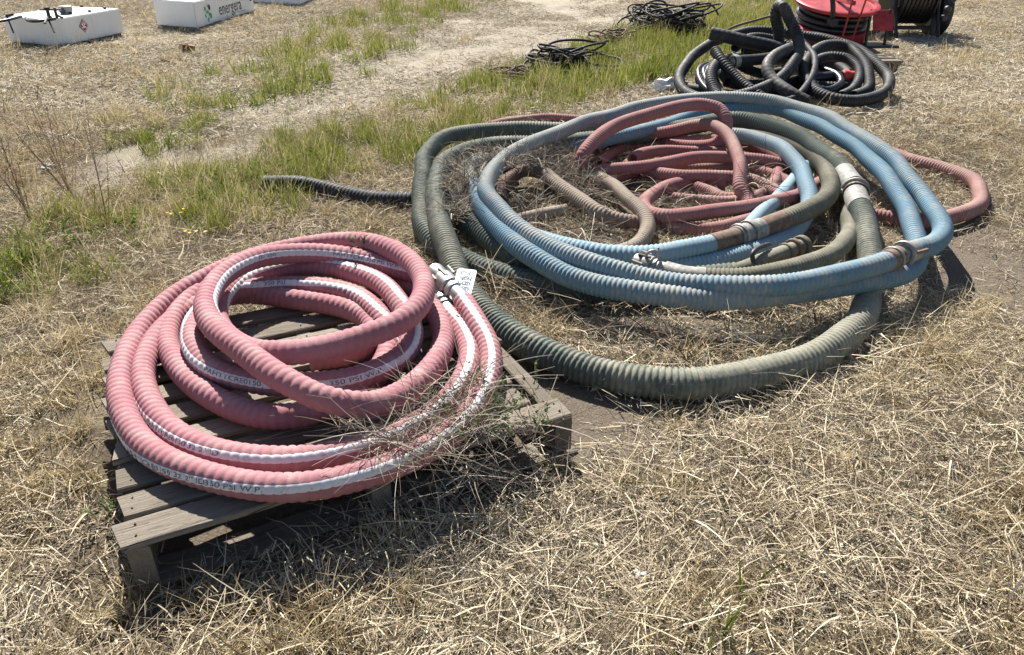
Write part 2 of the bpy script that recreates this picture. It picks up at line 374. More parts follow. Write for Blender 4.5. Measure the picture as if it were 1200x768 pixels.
def tube(path, r, pitch, amp, sides=14, a=0, b=None, name='hose_body', helix=1.0, flare=None):
    m = slice(None) if b is None else ((path.s >= a) & (path.s <= b))
    p, n_, b_, s_ = path.p[m], path.n[m], path.b[m], path.s[m]
    th = np.linspace(0, 2*math.pi, sides, endpoint=False)
    rr = surf_r(path, s_[:, None], th[None], r, pitch, amp, helix) if amp else np.full((len(s_), sides), r)
    if flare is not None: rr = rr+np.interp((s_-s_[0])/(s_[-1]-s_[0]), *flare)[:, None]
    V = p[:, None]+rr[..., None]*(np.cos(th)[None, :, None]*n_[:, None]+np.sin(th)[None, :, None]*b_[:, None])
    N = len(s_); i = np.arange(N-1)[:, None]*sides; j = np.arange(sides)[None]; k = (j+1) % sides
    Q = np.stack(np.broadcast_arrays(i+j, i+k, i+sides+k, i+sides+j), -1).reshape(-1, 4)
    V = V.reshape(-1, 3)
    # end caps: a short collapsed ring (wall thickness and a dark bore)
    def capring(ring0, p0, t0, rin):
        dirs = V[ring0:ring0+sides]-p0; dirs = dirs/np.linalg.norm(dirs, axis=1)[:, None]
        return np.vstack([p0+dirs*rin, p0+dirs*rin+t0*.05, p0+dirs*.001+t0*.05])
    c0 = capring(0, p[0], path.t[m][0], r*.74); c1 = capring((N-1)*sides, p[-1], -path.t[m][-1], r*.74)
    base = len(V); V = np.vstack([V, c0, c1]); Qx = []
    for start, ring, flip in ((0, base, True), ((N-1)*sides, base+3*sides, False)):
        rings = [start, ring, ring+sides, ring+2*sides]
        for q0, q1 in zip(rings[:-1], rings[1:]):
            for jj in range(sides):
                kk = (jj+1) % sides; f = (q0+jj, q0+kk, q1+kk, q1+jj); Qx.append(f[::-1] if flip else f)
    me = mesh_np(name, V, np.vstack([Q, np.array(Qx)]), True)
    at_ = me.attributes.new('dust', 'FLOAT', 'POINT'); dv = np.zeros(len(V), np.float32); dv[:N*sides] = np.repeat(path.dust[m], sides); at_.data.foreach_set('value', dv)
    return me
def stripe_mesh(path, r, pitch, amp, width, helix=1.0, sub=6, lift=.0009):
    off = np.linspace(-width/2, width/2, sub)/r
    wv = .06*np.sin(path.s*3.1)[:, None]
    ang = path.phi[:, None]+off[None]+wv
    d = np.cos(ang)[..., None]*path.up[:, None]+np.sin(ang)[..., None]*path.out[:, None]
    th = np.arctan2((d*path.b[:, None]).sum(-1), (d*path.n[:, None]).sum(-1)) % (2*math.pi)
    rr = surf_r(path, path.s[:, None], th, r, pitch, amp, helix)+lift
    rr[:, 0] -= .0025; rr[:, -1] -= .0025
    V = (path.p[:, None]+rr[..., None]*d).reshape(-1, 3); N = len(path.s)
    i = np.arange(N-1)[:, None]*sub; j = np.arange(sub-1)[None]
    Q = np.stack(np.broadcast_arrays(i+j, i+sub+j, i+sub+j+1, i+j+1), -1).reshape(-1, 4)
    return mesh_np('stripe', V, Q, True)
def text_raw(body, size):
    cu = bpy.data.curves.new('t', 'FONT'); cu.body = body; cu.size = size; cu.align_x = 'CENTER'; cu.align_y = 'CENTER'; cu.resolution_u = 3
    o = bpy.data.objects.new('t', cu); C.objects.link(o); dg = bpy.context.evaluated_depsgraph_get()
    me = bpy.data.meshes.new_from_object(o.evaluated_get(dg)); bpy.data.objects.remove(o); bpy.data.curves.remove(cu); return me
def wrap_text(path, body, s0, size, r, pitch, amp, shift=0, flip=1, stretch=1.4):
    """letters printed along the stripe: x runs along the hose, y around it"""
    me = text_raw(body, size); co = np.array([v.co[:] for v in me.vertices])
    q = s0+flip*co[:, 0]*stretch; ang = np.interp(q, path.s, path.phi)+.06*np.sin(q*3.1)+flip*(-co[:, 1])/r*-1*(1)+shift
    up = path.lerp(path.up, q); out = path.lerp(path.out, q); p = path.lerp(path.p, q)
    d = np.cos(ang)[:, None]*up+np.sin(ang)[:, None]*out; d /= np.linalg.norm(d, axis=1)[:, None]
    nn = path.lerp(path.n, q); bb = path.lerp(path.b, q)
    th = np.arctan2((d*bb).sum(1), (d*nn).sum(1)) % (2*math.pi)
    V = p+d*(surf_r(path, q, th, r, pitch, amp)+.0020)[:, None]
    me.vertices.foreach_set('co', V.astype(np.float32).ravel()); me.update(); return me
def hose(name, label, ctrl, r, mat, pitch=.024, amp=.0035, group=None, sides=14, step=None, seed=0, wob=.007, cat='hose', world=None):
    if world is not None:
        P = np.array([c[:3] for c in world], float); A = np.array([(tuple(c)+(0, 0))[3:5] for c in world], float)
        pa = Path.__new__(Path); pa.init(P, A, step or pitch/6, wob, seed)
    else: pa = Path(ctrl, step or pitch/6, wob, seed)
    i0 = int(np.argmin(pa.p[:, 2])); root = empty(name, (pa.p[i0, 0], pa.p[i0, 1], pa.p[i0, 2]-r), label, cat, group)
    part('hose_body', tube(pa, r, pitch, amp, sides), mat, root)
    FOOT.append((pa.p[::12], r)); return root, pa
def sleeve(root, pa, i0, i1, r, mat, name='coupling_sleeve', flare=None, sides=18):
    a, b = pa.s_at(i0), pa.s_at(i1); return part(name, tube(pa, r, 1, 0, sides, a, b, name, 0, flare), mat, root)
def ring_on(root, pa, s0, r, rw, mat, width=.012, name='clamp_ring'):
    p = pa.lerp(pa.p, np.array([s0]))[0]; t = pa.lerp(pa.t, np.array([s0]))[0]; t /= np.linalg.norm(t)
    me = lathe(p-t*width/2, p+t*width/2, [(0, r), (0, r+rw*.8), (.2, r+rw), (.8, r+rw), (1, r+rw*.8), (1, r)], 18, name); return part(name, me, mat, root)
def bar(p0, p1, wx, wy, mat, root, name):
    p0, p1 = Vector(p0), Vector(p1); d = p1-p0; q = d.to_track_quat('X', 'Z')
    me = box_mesh(name, (d.length, wx, wy), Matrix.Translation((p0+p1)/2) @ q.to_matrix().to_4x4(), min(wx, wy)*.18); return part(name, me, mat, root)

# --- the pallet ------------------------------------------------------------------
PA = at(145, 640, .14); PB = at(680, 481, .14); ex = (PB-PA)/np.linalg.norm(PB-PA); ey = np.array([-ex[1], ex[0], 0]); PW = np.linalg.norm(PB-PA)
PD = 1.27; PZ = .14; PANG = math.atan2(ex[1], ex[0])
pallet = empty('pallet', (PA[0], PA[1], 0), 'weathered grey wooden pallet under the pink hose coil', 'pallet'); pallet.rotation_euler = (0, 0, PANG)
def plank(name, L, W, T, x, y, z, rz=0, vert=False):
    """uneven plank: sawn ends slightly skewed, edges worn"""
    nx = 14; bm = bmesh.new(); xs = np.linspace(-L/2, L/2, nx)
    sec = [(-W/2, -T/2+.003), (-W/2+.003, -T/2), (W/2-.003, -T/2), (W/2, -T/2+.003), (W/2, T/2-.004), (W/2-.004, T/2), (-W/2+.004, T/2), (-W/2, T/2-.004)]
    rings = []; sk0, sk1 = random.uniform(-.012, .012), random.uniform(-.012, .012); warp = random.uniform(-.004, .004)
    for k, xx in enumerate(xs):
        e = abs(k/(nx-1)-.5)*2; jit = random.uniform(-.0018, .0018); chip = random.uniform(0, .004) if e > .95 else 0
        rings.append([bm.verts.new((xx+(sk0 if k == 0 else sk1 if k == nx-1 else 0)*(sy/W*2), sy*(1-chip*4)+jit, sz+warp*(e**2)+random.uniform(-.0008, .0008))) for sy, sz in sec])
    for a, b in zip(rings[:-1], rings[1:]):
        for q in range(8): bm.faces.new((a[q], b[q], b[(q+1) % 8], a[(q+1) % 8]))
    bm.faces.new(rings[0]); bm.faces.new(rings[-1][::-1])
    bmesh.ops.recalc_face_normals(bm, faces=bm.faces)
    me = bpy.data.meshes.new(name); bm.to_mesh(me); bm.free()
    o = obj(name, me, M['wood'], pallet); o.location = (x, y, z); o.rotation_euler = (0, 0, rz); return o
yy = .052
deck_y = []
for i, (wd, gap) in enumerate([(.108, .016), (.104, .030), (.100, .046), (.098, .05), (.10, .05), (.096, .054), (.098, .048), (.098, .052), (.10, 0)]):
    deck_y.append(yy); o = plank('deck_board', PW+random.uniform(-.03, .02)-(.10 if i in (1, 2) else .06 if i == 3 else 0), wd, .019, PW/2-.025-(.04 if i in (1, 2) else .02 if i == 3 else 0), yy, PZ-.0095+random.uniform(-.0015, .0015), random.uniform(-.006, .006))
    yy += wd/2+gap+.049
for i, x in enumerate((.03, PW/2, PW-.06)):
    o = plank('stringer', 1.25, .06, .128, x, PD/2-.01, PZ-.019-.0645, math.pi/2)
for y in (.06, PD/2, PD-.07): plank('bottom_board', PW-.02, .11, .017, PW/2, y, -.0325, random.uniform(-.008, .008))
for i, y in enumerate(deck_y):                                      # nail heads over the stringers
    for x in (.03, PW/2, PW-.06):
        if i in (1, 2) and x > PW-.1: continue
        for dy in (-.022, .025):
            me = lathe((x+random.uniform(-.006, .006), y+dy, PZ-.001), (x, y+dy, PZ+.0022), [(0, .0032), (1, .003)], 8, 'nail_head'); obj('nail_head', me, M['rust'], pallet)

# --- pink hose on the pallet (traced in a 1.633x enlargement whose corner is at pixel 100, 250) ---
def z1(rows): return [(100+r[0]/1.6333, 250+r[1]/1.6333)+tuple(r[2:]) for r in rows]
PR = .0418; PP = .0290; PAMP = .0046
pinkA = z1([(722, 168, .245, -20), (748, 205, .235, -10), (772, 255, .212, 0), (774, 315, .193, 8), (740, 385, .19, 22), (650, 452, .19, 38), (540, 498, .19, 50), (400, 522, .19, 62), (260, 511, .19, 72), (140, 465, .19, 88),
  (76, 390, .19, 108), (68, 310, .19, 125), (100, 230, .195, 140), (170, 162, .21, 150), (255, 112, .235, 160), (345, 77, .27, 175), (440, 58, .305, 185), (530, 56, .33, 190), (600, 76, .34, 190), (643, 115, .34, 190),
  (645, 160, .345, 190), (600, 208, .35, 190), (520, 242, .345, 190), (430, 264, .34, 190), (345, 265, .325, 200), (280, 240, .285, 220), (248, 200, .245, 250), (262, 160, .235, 290), (320, 122, .24, 320), (400, 105, .245, 332), (480, 106, .25, 342), (550, 128, .255, 352), (597, 170, .26, 365),
  (625, 225, .245, 395), (600, 280, .235, 420), (520, 318, .235, 425), (430, 328, .235, 425), (330, 322, .235, 425), (245, 298, .238, 420), (205, 250, .242, 420), (215, 200, .235, 390), (265, 158, .22, 330), (340, 142, .215, 310), (430, 140, .215, 315), (510, 155, .22, 335), (560, 195, .22, 355),
  (585, 240, .2, 400), (565, 300, .19, 500), (510, 350, .19, 530), (420, 383, .19, 540), (330, 385, .19, 540), (240, 352, .19, 540), (178, 295, .19, 540), (160, 235, .192, 540), (195, 172, .195, 540), (270, 120, .2, 540), (380, 92, .2, 540), (500, 98, .2, 540), (600, 130, .2, 540), (665, 180, .2, 540), (684, 240, .205, 540), (662, 300, .22, 540),
  (610, 345, .245, 560), (540, 367, .275, 580), (460, 357, .305, 590), (380, 318, .335, 600), (310, 270, .345, 610), (250, 222, .345, 630), (232, 172, .345, 650), (265, 118, .345, 655), (340, 84, .335, 655), (430, 76, .315, 657), (520, 86, .29, 665), (600, 108, .265, 675), (655, 128, .25, 690)])
pinkB = z1([(700, 195, .2, -10), (722, 230, .19, 0), (738, 280, .19, 5), (715, 335, .19, 14), (650, 395, .19, 26), (560, 438, .19, 38), (470, 461, .19, 46), (360, 472, .19, 52), (250, 458, .19, 56), (165, 415, .19, 64), (118, 355, .19, 85), (112, 290, .188, 110), (150, 220, .188, 140), (220, 175, .187, 170), (300, 155, .187, 180), (400, 165, .188, 180), (490, 180, .188, 180), (540, 205, .188, 180), (550, 240, .188, 180), (505, 270, .187, 180), (430, 280, .187, 180)])
pink, ppa = hose('hose', 'pink ribbed hose with white lettered stripe coiled on the wooden pallet', pinkA, PR, M['pink'], PP, PAMP, sides=20, seed=1, wob=.004)
ppb = Path(pinkB, PP/6, .003, 2); part('hose_body', tube(ppb, PR, PP, PAMP, 20), M['pink'], pink); FOOT.append((ppb.p[::12], PR))
for pa in (ppa, ppb):
    st = part('stripe', stripe_mesh(pa, PR, PP, PAMP, .033), M['stripe'], pink)
def letter(pa, body, i, size=.021, flip=1, stretch=1.5): part('lettering', wrap_text(pa, body, pa.s_at(i), size, PR, PP, PAMP, 0, flip, stretch), M['print'], pink)
letter(ppa, 'PAHTTCRE0150 32 2" ID', 8.75, flip=-1); letter(ppa, '350 PSI W.P.', 7.72, flip=-1)
letter(ppa, 'PAHTTCRE0150', 37.4, flip=-1); letter(ppa, '350 PSI W.P.', 35.0, flip=-1)
letter(ppb, 'PAHTTCRE0150 32 2" ID', 8.6, flip=-1)
letter(ppa, '350 PSI', 42.3, flip=1); letter(ppa, 'PAHTTCRE 350 PSI W.P.', 72.3, flip=1); letter(ppa, 'ID 350', 70.0, flip=1)
# quick couplings at the hose ends
def camlock(root, p0, p1, r, mat, lever_dir):
    me = lathe(p0, p1, [(0, r*.80), (.02, r*.86), (.34, r*.86), (.36, r*1.02), (.42, r*1.02), (.44, r*.94), (.47, r*.94), (.49, r*1.12), (.56, r*1.16), (.72, r*1.16), (.74, r*.95), (.78, r*.95), (.80, r*1.04), (.98, r*1.04), (1, r*.9)], 22, 'coupling')
    c = part('coupling', me, mat, root); p0 = np.array(p0); p1 = np.array(p1); a = (p1-p0)/np.linalg.norm(p1-p0); ld = np.array(lever_dir); ld = ld-a*(ld@a); ld /= np.linalg.norm(ld)
    sd = np.cross(a, ld); q = p0+(p1-p0)*.64
    for s_ in (-1, 1):
        b0 = q+sd*s_*r*1.0+ld*r*.75; 
        bar(b0, b0+a*.055+ld*.006, .009, .014, M['steel'], c, 'lever')
    bar(q+ld*r*1.1-a*.02, q+ld*r*1.12+a*.045, .016, .012, M['darksteel'], c, 'latch')
    return c
c0 = ppa.p[0]; cdir = at(502, 313, .275)-c0; cdir /= np.linalg.norm(cdir)
camlock(pink, c0-cdir*.03, c0+cdir*.26, .043, M['alu'], (.3, -.6, .6))
c0 = ppb.p[0]; cdir = at(505, 330, .215)-c0; cdir /= np.linalg.norm(cdir)
camlock(pink, c0-cdir*.03, c0+cdir*.22, .043, M['alu'], (.3, -.6, .6))

# --- the big coil behind -----------------------------------------------------------
GR = .061
g1, gpa = hose('hose', 'large dark green ribbed hose whose loop lies nearest the pallet on the bare ground', [
  (1002, 222, .15, 0, .3), (1008, 246, .14, 0, .35), (1016, 280, .10, 0, .5), (1021, 315, .065, 0, .6), (1016, 352, .06, 0, .8), (995, 390, .055, 0, .85), (945, 422, .052, 0, .85), (870, 444, .05, 0, .7), (785, 450, .05, 0, .5), (700, 437, .05, 0, .3), (625, 408, .055, 0, .2), (575, 373, .065, 0, .2),
  (545, 340, .085, 0, .3), (526, 300, .12, 0, .55), (517, 262, .14, 0, .5), (511, 228, .15, 0, .3), (515, 202, .15, 0, .15), (534, 183, .14, 0, .1), (575, 172, .13, 0, .2), (640, 168, .12, 0, .1), (720, 163, .12, 0, 0), (800, 150, .14, 0, -.1), (865, 140, .16, 0, -.2), (915, 152, .16, 0, -.2), (955, 172, .16, 0, -.1), (985, 198, .155, 0, .1), (1000, 219, .15, 0, .2)],
  GR, M['green'], .0235, .0115, seed=3, sides=18)
sleeve(g1, gpa, .0, .95, .0655, M['sleeve']); sleeve(g1, gpa, 25.2, 25.97, .0655, M['sleeve'])
ring_on(g1, gpa, gpa.s_at(.12), .063, .019, M['steel'], .02); ring_on(g1, gpa, gpa.s_at(.3), .063, .013, M['rust'], .012)
for sx in (-1, 1):
    p = gpa.lerp(gpa.p, np.array([gpa.s_at(.1)]))[0]; t = gpa.t[5]; b = gpa.out[5]; q = p+b*sx*.075
    bar(q-t*.03, q+t*.045, .016, .02, M['steel'], g1, 'lever')
hose('hose', 'dark green ribbed hose turning a square corner beside the green strip of grass', [
  (700, 150, .12, 0, .3), (640, 152, .13, 0, .35), (560, 153, .15, 0, .3), (522, 162, .155, 0, .2), (500, 183, .155, 0, .05), (494, 212, .13, 0, .2), (494, 240, .10, 0, .3), (499, 268, .08, 0, .2), (515, 290, .055, 0, 0), (545, 306, .05, 0, -.1), (575, 318, .05, 0, -.1), (640, 335, .05), (720, 343, .05), (800, 340, .05)], .056, M['green'], .024, .0115, seed=5)
hose('hose', 'dark green ribbed hose in the shade under the two front blue strands', [
  (600, 190, .1), (560, 205, .11), (540, 225, .12, 0, .3), (542, 247, .11, 0, .4), (560, 268, .10, 0, .1), (590, 291, .085, 0, -.2), (630, 314, .07, 0, -.2), (690, 328, .06), (780, 330, .055), (860, 322, .055)], .058, M['green'], .024, .011, seed=6)
b1, bpa = hose('hose', 'greyish blue hose making the outermost loop with a rusty coupling near the bend', [
  (1058, 300, .225, 0, .75), (1074, 295, .215, 0, .3), (1092, 287, .205, 0, .15), (1102, 274, .20, 0, .05), (1100, 258, .20, 0, .1), (1087, 236, .21, 0, .2), (1066, 209, .24, 0, .25), (1042, 184, .26, 0, .45), (1001, 155, .275, 0, .6), (955, 132, .275, 0, .7), (900, 118, .275, 0, .8), (840, 114, .28, 0, .95), (770, 122, .285, 0, .9), (705, 138, .285, 0, .7), (645, 159, .28, 0, .9), (598, 182, .27, 0, 1),
  (574, 203, .255, 0, .8), (572, 226, .24, 0, .6), (587, 248, .225, 0, .5), (611, 269, .215, 0, .45), (646, 292, .205, 0, .5), (683, 306, .2, 0, .5), (725, 318, .195, 0, .45), (767, 328, .19, 0, .5), (815, 335, .19, 0, .5), (875, 336, .195, 0, .4), (940, 331, .21, 0, .25), (1000, 318, .225, 0, .2), (1040, 307, .235, 0, .4), (1056, 301, .235, 0, .7)],
  .047, M['blue'], .0225, .0085, seed=7, sides=16)
sleeve(b1, bpa, 28.05, 28.97, .0505, M['rust']); sleeve(b1, bpa, 0, .75, .0505, M['steel']); ring_on(b1, bpa, bpa.s_at(.08), .05, .012, M['steel'], .02); ring_on(b1, bpa, bpa.s_at(28.5), .05, .008, M['steel'], .014)
p = bpa.lerp(bpa.p, np.array([bpa.s_at(.3)]))[0]; t = bpa.t[20]; b = -bpa.out[20]
bar(p+b*.052-t*.03+np.array([0, 0, .02]), p+b*.058+t*.07+np.array([0, 0, .024]), .014, .016, M['rust'], b1, 'lever')
hose('hose', 'bright sky blue hose lying just inside the outermost greyish loop', [
  (640, 186, .14, 0, .2), (690, 169, .15, 0, .1), (745, 156, .165, 0, 0), (800, 140, .18, 0, -.2), (850, 128, .195, 0, -.3), (897, 127, .21, 0, -.3), (948, 142, .22, 0, -.3), (987, 163, .22, 0, -.25), (1020, 188, .22, 0, -.1), (1048, 219, .20, 0, 0), (1063, 250, .18, 0, .1), (1071, 275, .16, 0, .15), (1075, 296, .145, 0, .2), (1070, 313, .145, 0, .2), (1048, 325, .148, 0, .3), (980, 336, .15, 0, .45), (900, 346, .15, 0, .8), (832, 349, .15, 0, .85), (767, 347, .15, 0, .6),
  (720, 339, .155, 0, .3), (690, 331, .16, 0, .25), (655, 319, .165, 0, .2), (620, 299, .17, 0, .1), (591, 273, .175, 0, -.1), (567, 246, .18, 0, 0), (555, 224, .185, 0, .3), (552, 203, .185, 0, .6), (565, 190, .18, 0, .6), (600, 186, .16, 0, .5)],
  .049, M['blue'], .0225, .0085, seed=8, sides=16)
b3, b3p = hose('hose', 'pale blue hose with rusty sleeve clamped to a dusty olive bend', [
  (590, 252, .06), (612, 270, .07), (650, 288, .09), (693, 295, .105, 0, -.2), (730, 298, .11, 0, -.2), (767, 298, .115, 0, -.2), (801, 294, .12, 0, -.1), (832, 288, .125, 0, .1), (858, 280, .13, 0, .6), (884, 271, .135, 0, .5)], .050, M['paleblue'], .025, .007, seed=9, sides=16)
sleeve(b3, b3p, 7.1, 8.4, .0545, M['rust'], 'sleeve'); sleeve(b3, b3p, 8.2, 9, .060, M['sleeve'], 'coupling'); ring_on(b3, b3p, b3p.s_at(8.35), .06, .01, M['steel'], .018); ring_on(b3, b3p, b3p.s_at(8.8), .06, .012, M['sleeve'], .03)
o2, o2p = hose('hose', 'dusty olive hose curving from a rusty sleeve behind the pale blue ring', [
  (884, 271, .135), (905, 264, .14), (925, 257, .145, 0, .2), (948, 246, .15, 0, .3), (966, 232, .15, 0, .3), (974, 214, .145, 0, .2), (968, 198, .13, 0, .1), (950, 182, .11), (920, 168, .09), (880, 160, .07)], .053, M['olive'], .022, .0095, seed=10, sides=16)
sleeve(o2, o2p, .35, 1.7, .0565, M['rust'], 'sleeve'); sleeve(o2, o2p, 0, .45, .060, M['sleeve'], 'coupling')
hose('hose', 'pale blue ribbed hose bending sharply inside the olive hose', [
  (700, 307, .06), (745, 310, .06, 0, -.2), (810, 310, .06, 0, -.2), (855, 303, .062, 0, -.1), (897, 291, .066, 0, .1), (928, 273, .072, 0, .1), (943, 250, .085, 0, .0), (948, 225, .12, 0, -.1), (942, 203, .14, 0, -.1), (928, 185, .15, 0, .2), (905, 169, .15, 0, .5), (878, 160, .14, 0, .6), (840, 158, .12, 0, .6)], .050, M['paleblue'], .022, .009, seed=11, sides=16)
o1, o1p = hose('hose', 'olive ribbed hose ending in a white sleeve and cam lock', [
  (778, 318, .115), (800, 322, .118), (827, 324, .12), (875, 325, .125, 0, .1), (918, 319, .13, 0, .2), (950, 309, .13, 0, .3), (976, 297, .12, 0, .5), (990, 281, .10, 0, .5), (996, 262, .08, 0, .4), (995, 235, .06), (985, 215, .055)], .046, M['olive'], .020, .0075, seed=12, sides=16)
sleeve(o1, o1p, 0, 1.98, .0495, M['sleeve']); cp = o1p.p[0]; ct = -o1p.t[0]
cl = camlock(o1, cp-ct*.02, cp+ct*.16, .048, M['steel'], (0, -.2, 1))
tor = [cp+ct*.07+np.array([0, 0, .055])+np.array([math.cos(q)*.032, 0, math.sin(q)*.032]) for q in np.linspace(0, 2*math.pi, 13)]
tp = Path.__new__(Path); tp.init(np.array(tor), np.zeros((13, 2)), .006, 0, 0); part('ring_handle', tube(tp, .007, 1, 0, 8, name='ring_handle'), M['steel'], cl)
st, stp = hose('hose', 'short dusty olive hose stub with an open flanged end', [(845, 321, .075), (870, 316, .08, 0, .3), (895, 307, .088, 0, .4), (920, 297, .094, 0, .5), (940, 289, .098, 0, .5)], .041, M['olive'], .03, .002, seed=13, sides=16)
ring_on(st, stp, stp.s_at(3.1), .041, .008, M['olive'], .016); ring_on(st, stp, stp.s_at(3.55), .041, .016, M['rust'], .022); ring_on(st, stp, stp.s_at(3.98), .041, .018, M['olive'], .03, 'flange')
hk, _ = hose('strap', 'black rubber strap hooked between the olive stub and the blue hose', [(884, 312, .1), (881, 300, .15), (888, 292, .16), (900, 287, .15)], .012, M['darksteel'], .05, 0, sides=8, step=.01, cat='strap')
hose('hose', 'thin pale blue hose showing under the red hose near the blue bend', [(945, 195, .06), (922, 219, .07), (905, 238, .07), (887, 258, .06), (870, 272, .055)], .042, M['paleblue'], .022, .002, seed=14)

# red hoses inside the coil
RG = None
RR = .042
hose('hose', 'red hose standing up in a tall arch over the other red hoses', [(700, 215, .045), (689, 206, .07, 0, .3), (683, 195, .13, 0, .1), (684, 183, .20, 0, 0), (696, 167, .26), (720, 149, .31), (757, 134, .35), (796, 126, .375), (825, 123, .38), (844, 128, .36), (852, 141, .30, 0, .1), (850, 156, .20), (840, 168, .12), (815, 172, .07), (780, 170, .055)], .045, M['red'], .02, 0.0044, seed=20)
hose('hose', 'mud caked ribbed red hose curling from the arch foot towards the blue hoses', [(662, 200, .05), (688, 202, .075, 0, .5), (713, 215, .10, 0, .9), (738, 234, .11, 0, 1), (755, 251, .10, 0, .9), (760, 267, .075, 0, .8), (751, 282, .055, 0, .9), (731, 293, .05, 0, .9), (700, 300, .045)], .042, M['brown'], .022, .0062, seed=33)
hose('hose', 'dusty red hose hooking down over the horizontal red strands', [(700, 178, .06), (715, 168, .075), (745, 161, .10), (783, 153, .17), (812, 147, .23, 0, .3), (832, 147, .255, 0, .5), (850, 155, .255, 0, .6), (861, 171, .235, 0, .5), (865, 188, .205, 0, .3), (865, 204, .17, 0, .2), (867, 220, .12, 0, .3), (876, 234, .07), (884, 246, .045)], RR, M['red'], .02, 0.0048, seed=21)
hose('hose', 'red hose stretched straight from the foot of the red arch', [(694, 203, .09), (731, 198, .11), (783, 190, .13), (822, 185, .135), (859, 185, .12), (900, 189, .10), (925, 196, .06)], RR, M['red'], .02, 0.0041, seed=22)
hose('hose', 'red hose sagging under the straight one with straw stuck to its end', [(735, 192, .05), (757, 200, .07), (796, 207, .085), (835, 207, .09, 0, .2), (874, 210, .085, 0, .4), (903, 221, .07, 0, .6), (918, 236, .05)], RR, M['red'], .02, 0.0044, seed=23)
hose('hose', 'red hose folded back in a sharp kink beside pale dry grass', [(850, 216, .045), (815, 213, .05), (790, 217, .055), (771, 225, .065), (757, 234, .08), (754, 242, .09), (762, 250, .095), (780, 254, .10), (809, 253, .105), (848, 246, .10), (885, 241, .085), (920, 233, .06), (950, 222, .045), (975, 205, .042)], RR, M['red'], .02, 0.0037, seed=24)
hose('hose', 'dark red hose on the ground just below the kinked one', [(775, 262, .045), (796, 268, .045), (835, 269, .045), (866, 261, .045), (890, 252, .045)], .038, M['red'], .02, 0.0054, seed=25)
hose('hose', 'mud caked red hose crossing diagonally under the dry weed tangle', [(584, 236, .045, 0, .4), (586, 221, .055, 0, .2), (598, 207, .08, 0, .2), (614, 199, .10, 0, .5), (635, 203, .115, 0, .9), (657, 218, .115, 0, 1), (678, 234, .105, 0, 1), (700, 249, .085, 0, .8), (722, 258, .06, 0, .3), (750, 262, .045), (770, 264, .04)], .044, M['brown'], .023, 0.0063, seed=26)
hose('hose', 'mud caked stub of red hose lying in straw', [(598, 260, .045), (617, 254, .055, 0, .9), (640, 249, .06, 0, 1), (664, 246, .06, 0, 1)], .036, M['brown'], .022, 0.0037, seed=27)
hose('hose', 'faded red hose bulging out past the blue loop onto dry grass', [(985, 160, .05), (1035, 176, .05), (1067, 188, .05, 0, .5), (1109, 199, .05, 0, .6), (1139, 211, .05, 0, .5), (1151, 226, .05, 0, .4), (1143, 243, .05, 0, .4), (1112, 255, .05, 0, .5), (1075, 259, .05, 0, .2), (1030, 254, .05), (985, 247, .05)], .046, M['red'], .021, 0.0058, seed=28)
hose('hose', 'red hose peeping out behind the square green corner', [(575, 148, .05), (600, 142, .055, 0, .5), (640, 138, .06), (680, 140, .055), (730, 146, .05)], .036, M['red'], .022, 0.0051, seed=29)
hose('hose', 'short red hose end pointing out of the shade inside the arch', [(741, 186, .11), (752, 180, .105), (780, 176, .09), (815, 178, .075), (850, 180, .06)], .040, M['red'], .02, 0.0037, seed=30)
hose('hose', 'short dusty red hose piece below the hooked one', [(815, 219, .045), (835, 225, .05, 0, .5), (850, 231, .05, 0, .4), (872, 232, .045)], .036, M['red'], .02, 0.0054, seed=31)
hose('hose', 'long red hose snaking along the ground beneath the crossing red strands', [(640, 215, .042), (680, 222, .042), (725, 208, .042), (770, 196, .042), (820, 197, .042, 0, .3), (862, 196, .042), (905, 205, .042), (935, 220, .042), (955, 240, .042)], .040, M['red'], .02, .0045, seed=34)
hose('hose', 'red hose bowed round the back of the pile under the arch', [(700, 190, .042), (735, 172, .05), (785, 166, .055), (835, 164, .055), (880, 172, .05), (915, 185, .042), (940, 205, .042)], .040, M['red'], .02, .0045, seed=35)
hose('hose', 'dusty red hose lying between the kink and the shaded olive bend', [(790, 232, .042), (820, 236, .045, 0, .5), (855, 238, .045, 0, .5), (890, 228, .042, 0, .3), (910, 210, .042), (915, 195, .042)], .038, M['red'], .02, .005, seed=36)
hose('hose', 'black ribbed hose lying alone with its end in green grass', [(312, 215, .07, 0, .4), (345, 217, .06, 0, .1), (400, 227, .05, 0, .1), (450, 235, .05, 0, -.1), (500, 236, .05), (540, 236, .05)], .055, M['black'], .026, .009, seed=32)

# --- black hoses piled behind -------------------------------------------------------
def kz8(rows): return [(900+r[0]/5, r[1]/5)+tuple(r[2:]) for r in rows]
def yrow(rows): return [tuple(aty(r[0], r[1], r[2]))+tuple(r[3:]) for r in rows]
KR = .053
hose('hose', 'black ribbed hose lying in a wide oval double loop', None, KR, M['black'], .03, 0.0072, seed=40, world=yrow([
  (905, 37, 8.9), (940, 42, 8.75), (966, 46, 8.6), (1000, 56, 8.4, 0, .3), (1024, 71, 8.1, 0, .5), (1039, 88, 7.8, 0, .4), (1040, 103, 7.45, 0, .2), (1027, 114, 7.2, 0, 0), (1000, 119, 7.05, 0, .1), (974, 116, 7.05, 0, .3), (956, 107, 7.2), (945, 92, 7.45), (944, 76, 7.75), (953, 61, 8.05), (970, 53, 8.2), (993, 56, 8.2), (1010, 69, 7.95), (1018, 88, 7.65), (1016, 106, 7.4), (1000, 113, 7.3)]))
